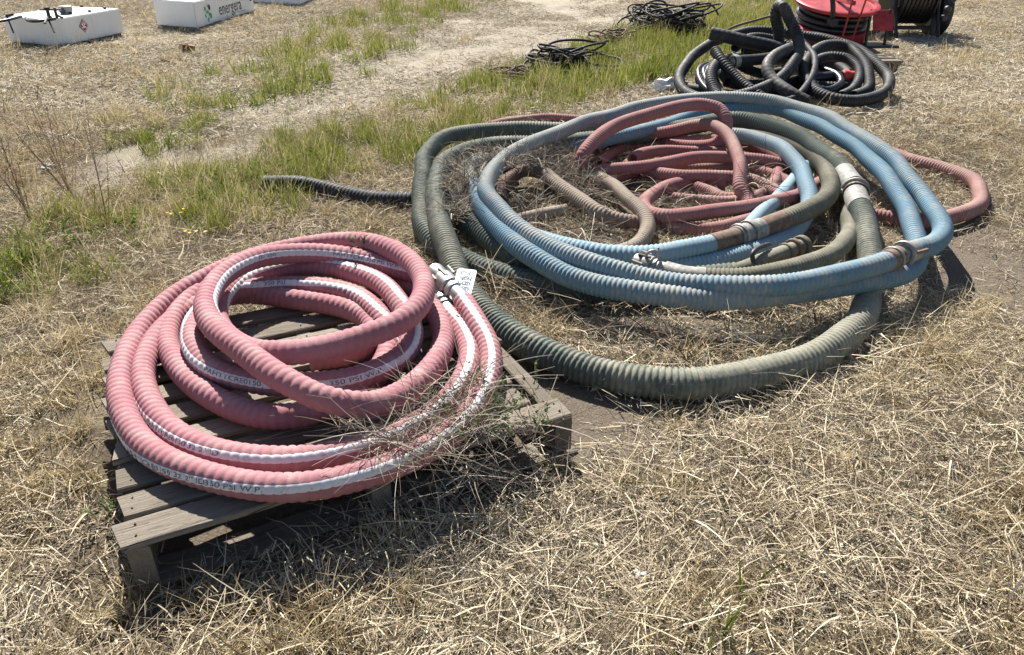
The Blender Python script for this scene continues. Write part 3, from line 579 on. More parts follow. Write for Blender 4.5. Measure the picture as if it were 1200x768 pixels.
hose('hose', 'black ribbed hose rising in the highest standing loop of the pile', None, KR, M['black'], .03, 0.0063, seed=41, world=yrow([
  (870, 60, 8.1), (895, 57, 8.1), (909, 52, 8.1), (913, 38, 8.1), (909, 20, 8.1, 0, .3), (911, 9, 8.1, 0, .5), (918, 9, 8.0, 0, .6), (926, 22, 7.95, 0, .5), (934, 40, 7.85, 0, .3), (935, 60, 7.7, 0, .2), (924, 82, 7.45, 0, .3), (905, 99, 7.25, 0, .4), (880, 109, 7.15, 0, .4), (850, 116, 7.1)]))
hose('hose', 'thick black hose slanting across the top of the pile', None, .062, M['black'], .05, .002, seed=42, world=yrow([(832, 39, 8.0, 0, .4), (855, 43, 7.95, 0, .3), (880, 50, 7.9), (910, 57, 7.85), (935, 66, 7.8)]))
hose('hose', 'black hose sweeping round the outside of the pile beside a plastic bag', None, KR, M['black'], .03, 0.0054, seed=43, world=yrow([
  (925, 44, 8.9), (905, 38, 9.0), (880, 37, 9.0), (855, 42, 8.85), (832, 52, 8.6, 0, .1), (814, 65, 8.3, 0, .3), (800, 80, 7.95, 0, .3), (796, 95, 7.65, 0, .2), (803, 107, 7.4), (822, 116, 7.2), (850, 120, 7.1)]))
hose('hose', 'black ribbed hose leaning diagonally over thin shiny hoses', None, .05, M['black'], .03, 0.0072, seed=44, world=yrow([(838, 60, 7.7), (846, 72, 7.55), (863, 92, 7.35), (878, 105, 7.2), (895, 116, 7.1)]))
hose('hose', 'black ribbed hose hanging in a short hook beside shiny hoses', None, .052, M['black'], .03, 0.0072, seed=45, world=yrow([(858, 70, 7.8), (845, 71, 7.7), (836, 80, 7.5), (834, 93, 7.35), (838, 107, 7.2), (845, 117, 7.05)]))
hose('hose', 'dusty grey hose curling back under the highest loop', None, .056, M['black'], .05, .002, seed=46, world=yrow([(925, 57, 7.7, 0, .6), (908, 66, 7.6, 0, .9), (900, 79, 7.45, 0, 1), (905, 94, 7.3, 0, .9), (925, 108, 7.1, 0, .5), (945, 119, 7.0, 0, .3)]))
for k in range(4):
    hose('hose', 'thin shiny black hose in a bundle of four beside the outer sweep', None, .026, M['gloss'], .1, 0, 'thin shiny hoses in the black pile', sides=10, step=.02, seed=47+k, world=yrow([(842+k*6, 74-k*2, 7.9), (826+k*7, 77-k*1, 7.8), (818+k*6, 84-k*1.5, 7.6), (822+k*6, 97, 7.4), (832+k*5, 108, 7.25), (850+k*4, 115, 7.2)]))
hp, hpp = hose('hose', 'black pipe with an open grey mouth at the middle of the pile', None, .052, M['black'], .06, .0015, seed=52, world=yrow([(858, 73, 7.5), (875, 71, 7.6), (897, 68, 7.7), (915, 66, 7.8)]))
ring_on(hp, hpp, .03, .05, .012, M['steel'], .06, 'mouth_collar')
hose('hose', 'ribbed black hose coiled small inside the oval loop', None, .045, M['black'], .03, 0.0090, seed=53, world=yrow([(985, 112, 7.3), (1000, 104, 7.45, 0, .4), (1007, 92, 7.6, 0, .6), (1005, 78, 7.8, 0, .4), (992, 68, 7.95), (972, 66, 8.0, 0, .3), (955, 72, 7.9, 0, .3), (946, 84, 7.7), (952, 98, 7.5)]))
rh, rhp = hose('hose', 'straight black tube with a red fitting inside the oval loop', None, .05, M['gloss'], .08, .001, seed=54, world=yrow([(948, 92, 7.7), (970, 91, 7.7), (990, 90, 7.7)]))
me = lathe(rhp.p[-1]-rhp.t[-1]*.02, rhp.p[-1]+rhp.t[-1]*.10, [(0, .05), (.1, .062), (.5, .062), (.55, .05), (1, .046)], 14, 'fitting'); part('fitting', me, M['redplastic'], rh)
hose('hose', 'ribbed black hose end stacked under the straight tube', None, .05, M['black'], .03, 0.0090, seed=55, world=yrow([(935, 100, 7.6), (955, 101, 7.6), (980, 102, 7.6), (1000, 100, 7.65)]))
hose('hose', 'flat lying black hose at the foot of the pile', None, .055, M['black'], .03, 0.0054, seed=56, world=yrow([(815, 108, 7.6), (850, 112, 7.45), (900, 112, 7.5), (940, 110, 7.5), (975, 106, 7.6), (1000, 98, 7.8), (985, 80, 8.3), (940, 72, 8.6), (880, 70, 8.6), (840, 78, 8.4), (822, 92, 8.0), (830, 106, 7.7)]))
hose('hose', 'black hose ring buried in the middle of the pile', None, .055, M['black'], .03, 0.0054, seed=57, world=yrow([(850, 95, 7.8), (880, 100, 7.6), (920, 100, 7.6), (940, 90, 7.8), (930, 74, 8.1), (900, 66, 8.3), (865, 68, 8.3), (845, 80, 8.0), (855, 96, 7.7)]))
hose('cable', 'thin stiff cable rising from the black pile to its highest loop', None, .012, M['rustcable'], .1, 0, sides=8, step=.02, cat='cable', world=yrow([(846, 39, 8.3), (862, 31, 8.25), (880, 25, 8.2), (900, 19, 8.15), (912, 16, 8.1)]))
hose('hose', 'black ribbed hose looped loosely behind the thick slanting one', None, .045, M['black'], .03, .006, seed=58, world=yrow([(862, 56, 8.2), (880, 45, 8.4), (905, 46, 8.5), (925, 55, 8.4), (930, 72, 8.1), (915, 84, 7.85), (890, 86, 7.75), (868, 78, 7.8), (858, 66, 7.95)]))
hose('hose', 'slim black hose snaking through the gap of the oval loop', None, .034, M['gloss'], .05, .002, seed=59, world=yrow([(940, 76, 8.1), (960, 80, 7.9), (978, 86, 7.7), (985, 98, 7.5), (970, 106, 7.35), (955, 101, 7.4), (950, 90, 7.6)]))
hose('hose', 'slim black hose draped from the highest loop to the ground', None, .032, M['black'], .03, .003, seed=60, world=yrow([(938, 46, 8.2), (948, 58, 8.0), (956, 72, 7.7), (952, 90, 7.4), (940, 106, 7.15), (925, 117, 7.0), (905, 121, 6.95)]))
hose('hose', 'slim dusty hose sticking out at the foot of the pile', None, .036, M['black'], .03, .003, seed=61, world=yrow([(800, 100, 7.9), (818, 104, 7.5), (845, 110, 7.2), (880, 119, 6.95, 0, .6), (905, 122, 6.9, 0, .8)]))
# crumpled white plastic bag
def crumple(name, c, size, mat, label, cat, sub=3, amp=.28, seed=1):
    bm = bmesh.new(); bmesh.ops.create_icosphere(bm, subdivisions=sub, radius=1)
    rs = np.random.default_rng(seed)
    for v in bm.verts:
        d = np.array(v.co); n = 1+amp*(vnoise(d[0]*2.3+5+seed, d[1]*2.3+d[2]*3.1+7, seed)-.5)*2+amp*.6*(vnoise(d[0]*6+9, d[1]*6+d[2]*7, seed+3)-.5)*2
        v.co = Vector(d*n)*1; v.co.x *= size[0]; v.co.y *= size[1]; v.co.z = max(v.co.z*size[2], -size[2]*.55)
    me = bpy.data.meshes.new(name); bm.to_mesh(me); bm.free(); o = obj(name, me, mat); o.location = (c[0], c[1], c[2]+size[2]*.5); return tag(o, label, cat)
crumple('plastic_bag', at(779, 107), (.13, .10, .09), M['plastic'], 'crumpled white plastic bag lying beside the black hose pile', 'bag')

# --- red reel on a pallet behind --------------------------------------------------
rb_ = at(966, 62, 0); RX, RY = aty(972, 30, 10.3)[:2]
XR = at(1036, 63, .15)[0]; XC = XR-.72
sp = empty('pallet', (XC, 9.7, 0), 'grey wooden pallet under the red hose reel', 'pallet')
for i in range(8):
    jx = random.uniform(-.03, .03); part('deck_board', box_mesh('deck_board', (1.44, .135, .024), Matrix.Translation((XC+jx, 9.0+i*.195, .1395+random.uniform(-.002, .002))), .004), M['wood'], sp)
for i in range(3): part('stringer', box_mesh('stringer', (.05, 1.48, .09), Matrix.Translation((XC-.66+i*.66, 9.68, .081)), .004), M['wood'], sp)
for i in range(3): part('bottom_board', box_mesh('bottom_board', (1.42, .12, .02), Matrix.Translation((XC, 9.02+i*.66, .025)), .004), M['wood'], sp)
reel = empty('hose_reel', (RX, RY, .152), 'red steel hose reel wound with black hose on a grey pallet', 'hose reel')
ax = np.array([0.04, -.20, 1.0]); ax /= np.linalg.norm(ax); c0 = np.array([RX, RY+.02, .25])
part('lower_flange', lathe(c0-ax*.02, c0+ax*.13, [(0, .42), (0, .44), (.1, .455), (.9, .475), (1, .46), (1, .3)], 36, 'lower_flange'), M['redpaint'], reel)
c1 = c0+ax*.36
part('upper_flange', lathe(c1, c1+ax*.05, [(0, .48), (0, .50), (.2, .515), (.8, .515), (1, .50), (1, .46), (.4, .45), (.4, .0)], 40, 'upper_flange'), M['redpaint'], reel)
part('hub', lathe(c0, c1, [(0, .2), (1, .2)], 20, 'hub'), M['redpaint'], reel)
for k in range(3):
    q = c0+ax*(.165+k*.07); rad = .40+.012*(k % 2)
    pts = np.array([q+rad*np.array([math.cos(a), math.sin(a), -(ax[0]*math.cos(a)+ax[1]*math.sin(a))/ax[2]]) for a in np.linspace(0, 2*math.pi, 25)])
    tp = Path.__new__(Path); tp.init(pts, np.zeros((25, 2)), .03, 0, 0); part('hose_winding', tube(tp, .033, 1, 0, 10, name='hose_winding'), M['gloss'], reel)
for sx in (-.06, .06):
    bar((RX+.03+sx, RY-.53, .2), (RX+.08+sx*1.3, RY-.56, .72), .02, .02, M['redpaint'], reel, 'frame_bar')
bar((RX+.0, RY-.56, .73), (RX+.17, RY-.56, .73), .02, .02, M['redpaint'], reel, 'frame_bar')
bar((RX+.05, RY-.5, .66), (RX+.05, RY+.45, .66), .05, .05, M['redpaint'], reel, 'frame_bar')
part('side_plate', box_mesh('side_plate', (.24, .02, .24), Matrix.Translation((RX+.48, RY-.40, .46)) @ Matrix.Rotation(R(-25), 4, 'X'), .004), M['redpaint'], reel)
for sx in (.33, .56): bar((RX+sx, RY-.40, .155), (RX+sx, RY-.36, .58), .03, .03, M['blackpaint'], reel, 'leg')
part('base_plate', box_mesh('base_plate', (.5, .3, .03), Matrix.Translation((RX+.45, RY-.35, .168)), .004), M['blackpaint'], reel)
pts = [(RX-.16, RY-.48, .46), (RX-.20, RY-.52, .62), (RX-.22, RY-.45, .80), (RX-.12, RY-.3, .9), (RX-.0, RY-.2, .86), (RX+.05, RY-.05, .75)]
tp = Path.__new__(Path); tp.init(np.array(pts), np.zeros((len(pts), 2)), .015, 0, 0); part('hose_tail', tube(tp, .03, 1, 0, 10, name='hose_tail'), M['gloss'], reel)
me = lathe((RX-.16, RY-.55, .44), (RX-.16, RY-.43, .47), [(0, .04), (.1, .055), (.9, .055), (1, .04)], 12, 'swivel'); part('swivel', me, M['darksteel'], reel)
# --- black reel cart behind
KX, KY = aty(1068, 25, 11.6)[:2]
cart = empty('reel_cart', (KX, KY, 0), 'black steel reel cart with tyres on a flat foot plate', 'cart')
part('foot_plate', box_mesh('foot_plate', (.62, .30, .02), Matrix.Translation((KX, KY-.22, .04)) @ Matrix.Rotation(R(2), 4, 'Y'), .004), M['steel'], cart)
for sx in (-.28, .30):
    bar((KX+sx, KY-.05, .0), (KX+sx*1.05, KY+.05, 1.0), .07, .07, M['darksteel'], cart, 'upright')
    bar((KX+sx, KY-.25, .06), (KX+sx*1.02, KY+.03, .55), .035, .05, M['blackpaint'], cart, 'brace')
for z in (.17, .42, .98): bar((KX-.30, KY-.02, z), (KX+.32, KY-.02, z), .05, .05, M['blackpaint'], cart, 'crossbar')
for k in range(8):
    q = np.array([KX-.2+k*.057, KY+.25, .58]); pts = np.array([q+.36*np.array([0, math.cos(a), math.sin(a)]) for a in np.linspace(0, 2*math.pi, 25)])
    tp = Path.__new__(Path); tp.init(pts, np.zeros((25, 2)), .03, 0, 0); part('hose_winding', tube(tp, .028, 1, 0, 10, name='hose_winding'), M['gloss'], cart)
part('drum', lathe((KX-.24, KY+.25, .58), (KX+.24, KY+.25, .58), [(0, .42), (.04, .42), (.05, .3), (.95, .3), (.96, .42), (1, .42)], 28, 'drum'), M['blackpaint'], cart)
for x in (KX+.46, KX-.95):
    me = lathe((x, KY+.45, .33), (x+.2, KY+.45, .33), [(0, .18), (0, .28), (.12, .325), (.3, .335), (.7, .335), (.88, .325), (1, .28), (1, .18)], 30, 'tyre'); ty = part('tyre', me, M['blackpaint'], cart)
    me = lathe((x+.03, KY+.45, .33), (x+.17, KY+.45, .33), [(0, .185), (.5, .16), (1, .185)], 20, 'rim'); part('rim', me, M['steel'], ty)
part('deck', box_mesh('deck', (1.9, .9, .12), Matrix.Translation((KX-.2, KY+.75, .62)), .01), M['blackpaint'], cart)  # black slab added to stand in for the dark shade above the cart
bar((KX-.62, KY-.15, .12), (KX-.28, KY-.1, .18), .04, .05, M['blackpaint'], cart, 'tow_arm'); bar((KX-.6, KY-.2, .03), (KX-.35, KY-.12, .22), .03, .03, M['steel'], cart, 'tow_arm')
for k in range(3):
    me = lathe((KX+.40+k*.03, KY-.12, .3+k*.12), (KX+.40+k*.03, KY-.04, .3+k*.12), [(0, .03), (.2, .045), (.8, .045), (1, .03)], 12, 'valve_knob'); part('valve_knob', me, M['darksteel'], cart)

# --- cable coils at the track edge --------------------------------------------------
def cable_coil(c, rad, n, hgt, r, mat, label, seed, tilt=.25, loops=(), spread=.3):
    rs = np.random.default_rng(seed); root = empty('cable_coil', (c[0], c[1], 0), label, 'cable coil')
    pts = []
    for k in range(n):
        a0 = rs.uniform(0, 6.28); rr = rad*rs.uniform(.35, .95); ecc = rs.uniform(.6, .95); tl = rs.uniform(-tilt, tilt); tl2 = rs.uniform(-tilt, tilt)
        zc = hgt*(k+.5)/n*rs.uniform(.6, 1.1)+r; dx, dy = rs.normal(0, rad*spread, 2)*np.array([1.0, .7])
        for j in range(10):
            a = a0+j/10*2*math.pi; x = rr*math.cos(a); y = rr*ecc*math.sin(a)
            pts.append((c[0]+dx+x, c[1]+dy+y, max(r, zc+tl*x+tl2*y+rs.normal(0, .012))))
    P = np.array(pts); tp = Path.__new__(Path); tp.init(P, np.zeros((len(P), 2)), .035, 0, seed); part('cable_body', tube(tp, r, 1, 0, 7, name='cable_body'), mat, root)
    for lp in loops:
        P = np.array([aty(u, v, Y) for u, v, Y in lp]); tp = Path.__new__(Path); tp.init(P, np.zeros((len(P), 2)), .03, 0, seed); part('cable_end', tube(tp, r*1.1, 1, 0, 7, name='cable_end'), mat, root)
    FOOT.append((np.array([[c[0]+dx*rad, c[1]+dy*rad, .1] for dx in np.linspace(-1, 1, 7) for dy in np.linspace(-1, 1, 7) if dx*dx+dy*dy <= 1]), rad*.2))
c = at(662, 88); cable_coil((c[0], c[1]+.25), .40, 30, .24, .013, M['cable'], 'heap of black cable loops half sunk in green grass at the track', 3, .35, [[(622, 84, 9.1), (628, 66, 9.2), (648, 50, 9.4), (680, 47, 9.5), (700, 50, 9.6), (712, 48, 9.8)]])
c = at(797, 46); cable_coil((c[0]-.1, c[1]+.4), .46, 44, .34, .014, M['cable'], 'tallest tangle of black cable with one loop springing out', 5, .4, [[(752, 36, 12.4), (748, 20, 12.4), (756, 6, 12.4), (768, 1, 12.4), (779, 3, 12.4), (783, 12, 12.4)], [(800, 10, 12.5), (822, 4, 12.6), (836, 8, 12.7), (842, 18, 12.7)]])
c = at(722, 54); cable_coil((c[0], c[1]+.2), .30, 14, .14, .012, M['rustcable'], 'low brownish coil of wire between the two black cable heaps', 8, .3)
c = at(598, 94); cable_coil((c[0], c[1]+.15), .25, 7, .08, .012, M['rustcable'], 'few rusty wire loops lying at the end of the cable row', 9, .25)
c = at(755, 30); cable_coil((c[0]-.05, c[1]-.1), .2, 9, .26, .012, M['cable'], 'small upright coil of cable leaning on the tallest tangle', 12, .7)

# --- white tanks ---------------------------------------------------------------------
def prism(name, poly, z0, z1, bev=.012):
    bm = bmesh.new(); b = [bm.verts.new((x, y, z0)) for x, y in poly]; t = [bm.verts.new((x, y, z1)) for x, y in poly]; n = len(poly)
    bm.faces.new(b[::-1]); bm.faces.new(t)
    for i in range(n): bm.faces.new((b[i], b[(i+1) % n], t[(i+1) % n], t[i]))
    bmesh.ops.recalc_face_normals(bm, faces=bm.faces); bmesh.ops.bevel(bm, geom=list(bm.edges), offset=bev, segments=2, affect='EDGES')
    me = bpy.data.meshes.new(name); bm.to_mesh(me); bm.free(); return me
def face_frame(a, b):
    a = np.array(a); b = np.array(b); d = (b-a)/np.linalg.norm(b-a); n = np.array([d[1], -d[0]]); return d, n      # n points out of the front face
def decal(me, o, d, n, lift, root, mat, name):
    """flat sheet laid on a tank face: local x along the face, y up"""
    for v in me.vertices: x, y = v.co.x, v.co.y; v.co = Vector((o[0]+d[0]*x+n[0]*lift, o[1]+d[1]*x+n[1]*lift, o[2]+y))
    me.update(); return part(name, me, mat, root)
def tank(fl, ff, fr, back_depth, h, label, chamfer=None):
    fl, ff, fr = [np.array(at(*p)[:2]) for p in (fl, ff, fr)]
    if chamfer is None: bk = fl+(fr-ff); poly = [fl, ff, fr, bk]
    else: ch = np.array(at(*chamfer)[:2]); bk = fl+(fr-ch)+(ch-ff)*.3; poly = [fl, ff, ch, fr, bk]
    root = empty('fuel_tank', (ff[0], ff[1], 0), label, 'tank')
    cx = sum(p[0] for p in poly)/len(poly); cy = sum(p[1] for p in poly)/len(poly)
    part('tank_body', prism('tank_body', [tuple(p) for p in poly], .035, h), M['white'], root)
    skid = [(cx+(p[0]-cx)*.93, cy+(p[1]-cy)*.93) for p in poly]; part('skid', prism('skid', skid, -.02, .036, .004), M['darksteel'], root)
    FOOT.append((np.array([[cx+(p[0]-cx)*k, cy+(p[1]-cy)*k, .05] for p in poly for k in np.linspace(0, 1, 6)]), .28))
    return root, poly, (cx, cy)
def knob(root, p, z, r=.02, hgt=.03, mat='darksteel', name='lifting_knob'):
    part(name, lathe((p[0], p[1], z-.004), (p[0], p[1], z+hgt), [(0, r), (.6, r), (.62, r*1.3), (1, r*1.1)], 10, name), M[mat], root)
t1, poly, cc = tank((12, 52), (62, 57), (147, 41), 1, .365, 'low white tank with red diamond placard and pump fittings on top', (82, 55))
d, n = face_frame(poly[2], poly[3]); L = np.linalg.norm(poly[3]-poly[2]); o = poly[2]+d*L*.30
def diamond(s): return mesh_from('placard', [(0, -s, 0), (s, 0, 0), (0, s, 0), (-s, 0, 0)], [(0, 1, 2, 3)])
pl = decal(diamond(.092), (*o, .225), d, n, .004, t1, M['placard'], 'placard')
fr_me = mesh_from('placard_border', [(0, -.078, 0), (.078, 0, 0), (0, .078, 0), (-.078, 0, 0), (0, -.07, 0), (.07, 0, 0), (0, .07, 0), (-.07, 0, 0)], [(0, 1, 5, 4), (1, 2, 6, 5), (2, 3, 7, 6), (3, 0, 4, 7)])
decal(fr_me, (*o, .225), d, n, .007, pl, M['tagwhite'], 'placard_border')
for k, (dx, dz, rr) in enumerate([(-.022, .018, .016), (.02, .02, .015), (0, -.012, .02), (.028, -.02, .012), (-.028, -.018, .012), (.0, .04, .012)]):
    me = mesh_from('placard_mark', [(dx+rr*math.cos(a), dz+rr*math.sin(a), 0) for a in np.linspace(0, 6.28, 9)[:-1]], [tuple(range(8))]); decal(me, (*o, .225), d, n, .008, pl, M['tagwhite'], 'placard_mark')
topz = .365
for f_ in ((.15, .8), (.5, .9), (.85, .85), (.9, .3), (.12, .3)): knob(t1, poly[2]*(1-f_[0])*f_[1]+poly[3]*f_[0]*f_[1]+poly[4]*(1-f_[1]), topz)
def pt(a, b): return np.array(at(a, b, topz+.04))
p0 = pt(30, 21); p1 = pt(54, 21)
pm = empty('pump', (pt(57, 18)[0], pt(57, 18)[1], topz), 'dark pump fitting with levers on the tank with the placard', 'pump')
part('pump_body', lathe(pt(57, 18)-[0, 0, .042], pt(57, 18)+[0, 0, .10], [(0, .035), (.2, .035), (.25, .022), (.7, .022), (.75, .04), (1, .035)], 12, 'pump_body'), M['darksteel'], pm)
bar(pt(57, 18)+[-.1, 0, .07], pt(68, 17)+[.06, 0, .06], .03, .03, M['steel'], pm, 'pipe'); bar(pt(66, 18)-[0, 0, .04], pt(66, 18)+[0, 0, .09], .03, .03, M['darksteel'], pm, 'pipe')
bar(pt(68, 18)+[0, 0, .0], pt(72, 18)+[.02, -.02, -.03], .03, .03, M['darksteel'], pm, 'lever'); bar(pt(57, 20)+[0, -.03, .0], pt(54, 24)+[0, -.05, -.03], .025, .02, M['blackpaint'], pm, 'lever')
hose('hose', 'thin black delivery hose along the edge of the tank with the placard', None, .018, M['gloss'], .1, 0, sides=8, step=.03, world=[(*(pt(x, y)+[0, 0, -.02]),) for x, y in ((54, 22), (46, 23), (38, 23.5), (32, 22), (30, 19.5))])
hose('hose', 'thin black hose running off the left end of the tank with the placard', None, .018, M['gloss'], .1, 0, sides=8, step=.03, world=[(*(pt(x, y)+[0, 0, -.02]),) for x, y in ((24, 18), (14, 20), (6, 21.5), (-6, 23), (-25, 25))])
for nm, (a, b) in (('nozzle hanging down the tank corner', ((57, 24), (64, 39))), ('nozzle hanging down the short face of the tank', ((8, 19), (16, 39)))):
    A_ = at(*a, topz+.03); B_ = aty(b[0], b[1], A_[1]-.12); 
    dz = empty('dip_rod', (B_[0], B_[1], B_[2]), 'thin black '+nm, 'rod'); bar(A_, B_, .018, .018, M['blackpaint'], dz, 'rod_body'); bar(A_+[-.02, 0, 0], A_+[.07, .05, .015], .03, .03, M['darksteel'], dz, 'grip')
ca = empty('filler_cap', tuple(pt(77, 13)-[0, 0, .04]), 'grey filler cap upright on the tank with the placard', 'cap')
part('cap_body', lathe(pt(77, 13)-[0, 0, .042], pt(77, 13)+[0, 0, .07], [(0, .075), (.3, .075), (.32, .09), (.9, .09), (1, .07)], 16, 'cap_body'), M['sleeve'], ca); part('cap_face', lathe(pt(77, 13)+[0, -.08, .01], pt(77, 13)+[0, -.1, .01], [(0, .04), (1, .035)], 14, 'cap_face'), M['darksteel'], ca)
t2, poly2, cc2 = tank((185, 32), (232, 36), (299, 15), 1, .41, 'low white tank with a printed company logo on its long face')
d, n = face_frame(poly2[1], poly2[2]); L = np.linalg.norm(poly2[2]-poly2[1])
o = poly2[1]+d*L*.56; me = text_raw('energera', .27)
for v in me.vertices: v.co.x *= 1.0
decal(me, (*o, .205), d, n, .004, t2, M['logoink'], 'lettering')
o = poly2[1]+d*L*.60
sm = mesh_from('tagline', [(-.02, -.006, 0), (.5, -.006, 0), (.5, .006, 0), (-.02, .006, 0)], [(0, 1, 2, 3)]); decal(sm, (*o, .095), d, n, .004, t2, M['logoteal'], 'tagline')
o = poly2[1]+d*L*.19
for k, (x, y, rr, mt) in enumerate([(-.09, .075, .034, 'logogreen'), (.07, .08, .042, 'logoink'), (-.0, .02, .028, 'logogreen'), (-.1, -.03, .028, 'logoteal'), (.085, -.045, .042, 'logogreen'), (-.02, -.09, .034, 'logoteal'), (.02, .105, .022, 'logoteal'), (-.055, .02, .02, 'logogreen'), (.04, -.02, .025, 'logogreen')]):
    me = mesh_from('logo_dot', [(x+rr*math.cos(a), y+rr*math.sin(a), 0) for a in np.linspace(0, 6.28, 13)[:-1]], [tuple(range(12))]); decal(me, (*o, .20), d, n, .004, t2, M[mt], 'logo_dot')
for f_ in ((.1, .85), (.5, .85), (.9, .85)): knob(t2, poly2[1]*(1-f_[0])+poly2[2]*f_[0]+(poly2[0]-poly2[1])*.12, .41)
o = poly2[1]+d*L*.90; bar((*(o+n*.02), .47), (*(o+d*.10+n*.04), .27), .03, .03, M['blackpaint'], t2, 'hook'); bar((*(o+d*.10+n*.04), .27), (*(o+d*-.02+n*.05), .235), .03, .03, M['blackpaint'], t2, 'hook')
t3, poly3, cc3 = tank((292, 5), (352, 8), (385, -6), 1, .42, 'low white tank farthest back with a plain unmarked face')
for f_ in (.2, .8): knob(t3, poly3[1]*(1-f_)+poly3[2]*f_+(poly3[0]-poly3[1])*.12, .42)

# --- identification tag ---------------------------------------------------------------
def tag_sheet():
    w_, h_, r = .082, .165, .012; pts = []
    for cx, cy, a0 in ((w_/2-r, h_/2-r, 0), (-w_/2+r, h_/2-r, 90), (-w_/2+r, -h_/2+r, 180), (w_/2-r, -h_/2+r, 270)):
        pts += [(cx+r*math.cos(R(a0+k*22.5)), cy+r*math.sin(R(a0+k*22.5))) for k in range(5)]
    bm = bmesh.new(); vs1 = [bm.verts.new((x, y, .001+.006*math.cos(y*25))) for x, y in pts]; bm.faces.new(vs1)
    ex_ = bmesh.ops.extrude_face_region(bm, geom=list(bm.faces)); bmesh.ops.translate(bm, vec=(0, 0, -.0015), verts=[g for g in ex_['geom'] if isinstance(g, bmesh.types.BMVert)])
    bmesh.ops.recalc_face_normals(bm, faces=bm.faces); me = bpy.data.meshes.new('tag_sheet'); bm.to_mesh(me); bm.free(); return me
tc = at(543, 333, .285)
T = Matrix.Translation(tuple(tc)) @ Matrix.Rotation(R(-6), 4, 'Z') @ Matrix.Rotation(R(24), 4, 'X') @ Matrix.Rotation(R(-4), 4, 'Z')
tg = empty('identification_tag', tuple(at(539, 352, .24)), 'white plastic tag handwritten 5562 tied to the pink hose coupling', 'tag')
me = tag_sheet(); me.transform(T); part('tag_sheet', me, M['tagwhite'], tg)
me = text_raw('5562', .060); me.transform(T @ Matrix.Translation((.002, .012, .0085)) @ Matrix.Rotation(R(90), 4, 'Z') @ Matrix.Scale(.9, 4, (1, 0, 0))); lo_ = part('lettering', me, M['ink'], tg)
cpts = np.array([T @ Vector((.0, -.07, .006)), T @ Vector((.004, -.086, .004)), Vector(at(541, 357, .262)), Vector(at(539, 362, .258)), Vector(at(533, 360, .262))])
tp = Path.__new__(Path); tp.init(cpts, np.zeros((5, 2)), .004, 0, 0); part('cord', tube(tp, .0022, 1, 0, 6, name='cord'), M['cord'], tg)

# ------------------------------------------------------------------ vegetation
def blades(n, rad, lmin, lmax, wid, e0, e1, curve, segs=3, zmax=.0, zbase=0, lean=None, seed=0, clump=0, flatroll=.6, taper=.8):
    """n thin blades: start elevation e0..e1 (deg), bending over by curve"""
    rs = np.random.default_rng(seed)
    a = rs.uniform(0, 2*math.pi, n); rr = rad*np.sqrt(rs.uniform(0, 1, n)); px, py = rr*np.cos(a), rr*np.sin(a)
    pz = rs.uniform(0, 1, n)**1.5*zmax+zbase
    az = rs.uniform(0, 2*math.pi, n)
    if lean is not None: az = lean+rs.normal(0, .7, n)
    L = rs.uniform(0, 1, n)**1.4*(lmax-lmin)+lmin; el = np.radians(rs.uniform(e0, e1, n)); cv = np.radians(curve)*rs.uniform(-.3, 1, n); sw = rs.normal(0, .35, n)
    W = wid*rs.uniform(.55, 1.5, n); roll = rs.normal(0, flatroll, n); rnd = rs.uniform(0, 1, n)
    V = np.zeros((n, segs+1, 2, 3)); x = np.stack([px, py, pz], -1)
    for k in range(segs+1):
        t = k/segs; e = el-cv*t; z_ = az+sw*t
        d = np.stack([np.cos(e)*np.cos(z_), np.cos(e)*np.sin(z_), np.sin(e)], -1)
        s = np.stack([-np.sin(z_), np.cos(z_), np.zeros(n)], -1); u = np.cross(s, d)
        s = s*np.cos(roll)[:, None]+u*np.sin(roll)[:, None]
        wk = (W*(1-taper*t**1.5)/2)[:, None]
        V[:, k, 0] = x-s*wk; V[:, k, 1] = x+s*wk
        x = x+d*(L/segs)[:, None]; x[:, 2] = np.maximum(x[:, 2], .002+zbase)
    base = np.arange(n)[:, None]*((segs+1)*2)+np.arange(segs)[None]*2
    Q = np.stack([base, base+1, base+3, base+2], -1).reshape(-1, 4)
    return V.reshape(-1, 3), Q, np.repeat(rnd, (segs+1)*2)
def blade_mesh(name, groups, mat):
    Vs, Qs, Rs, o = [], [], [], 0
    for V, Q, r_ in groups: Vs.append(V); Qs.append(Q+o); Rs.append(r_); o += len(V)
    me = mesh_np(name, np.vstack(Vs), np.vstack(Qs)); a = me.attributes.new('rnd', 'FLOAT', 'POINT'); a.data.foreach_set('value', np.concatenate(Rs).astype(np.float32)); me.materials.append(mat); return me
def source(name, meshes):
    col = bpy.data.collections.new(name)
    for i, me in enumerate(meshes): col.objects.link(bpy.data.objects.new('%s_%02d' % (name, i), me))
    return col
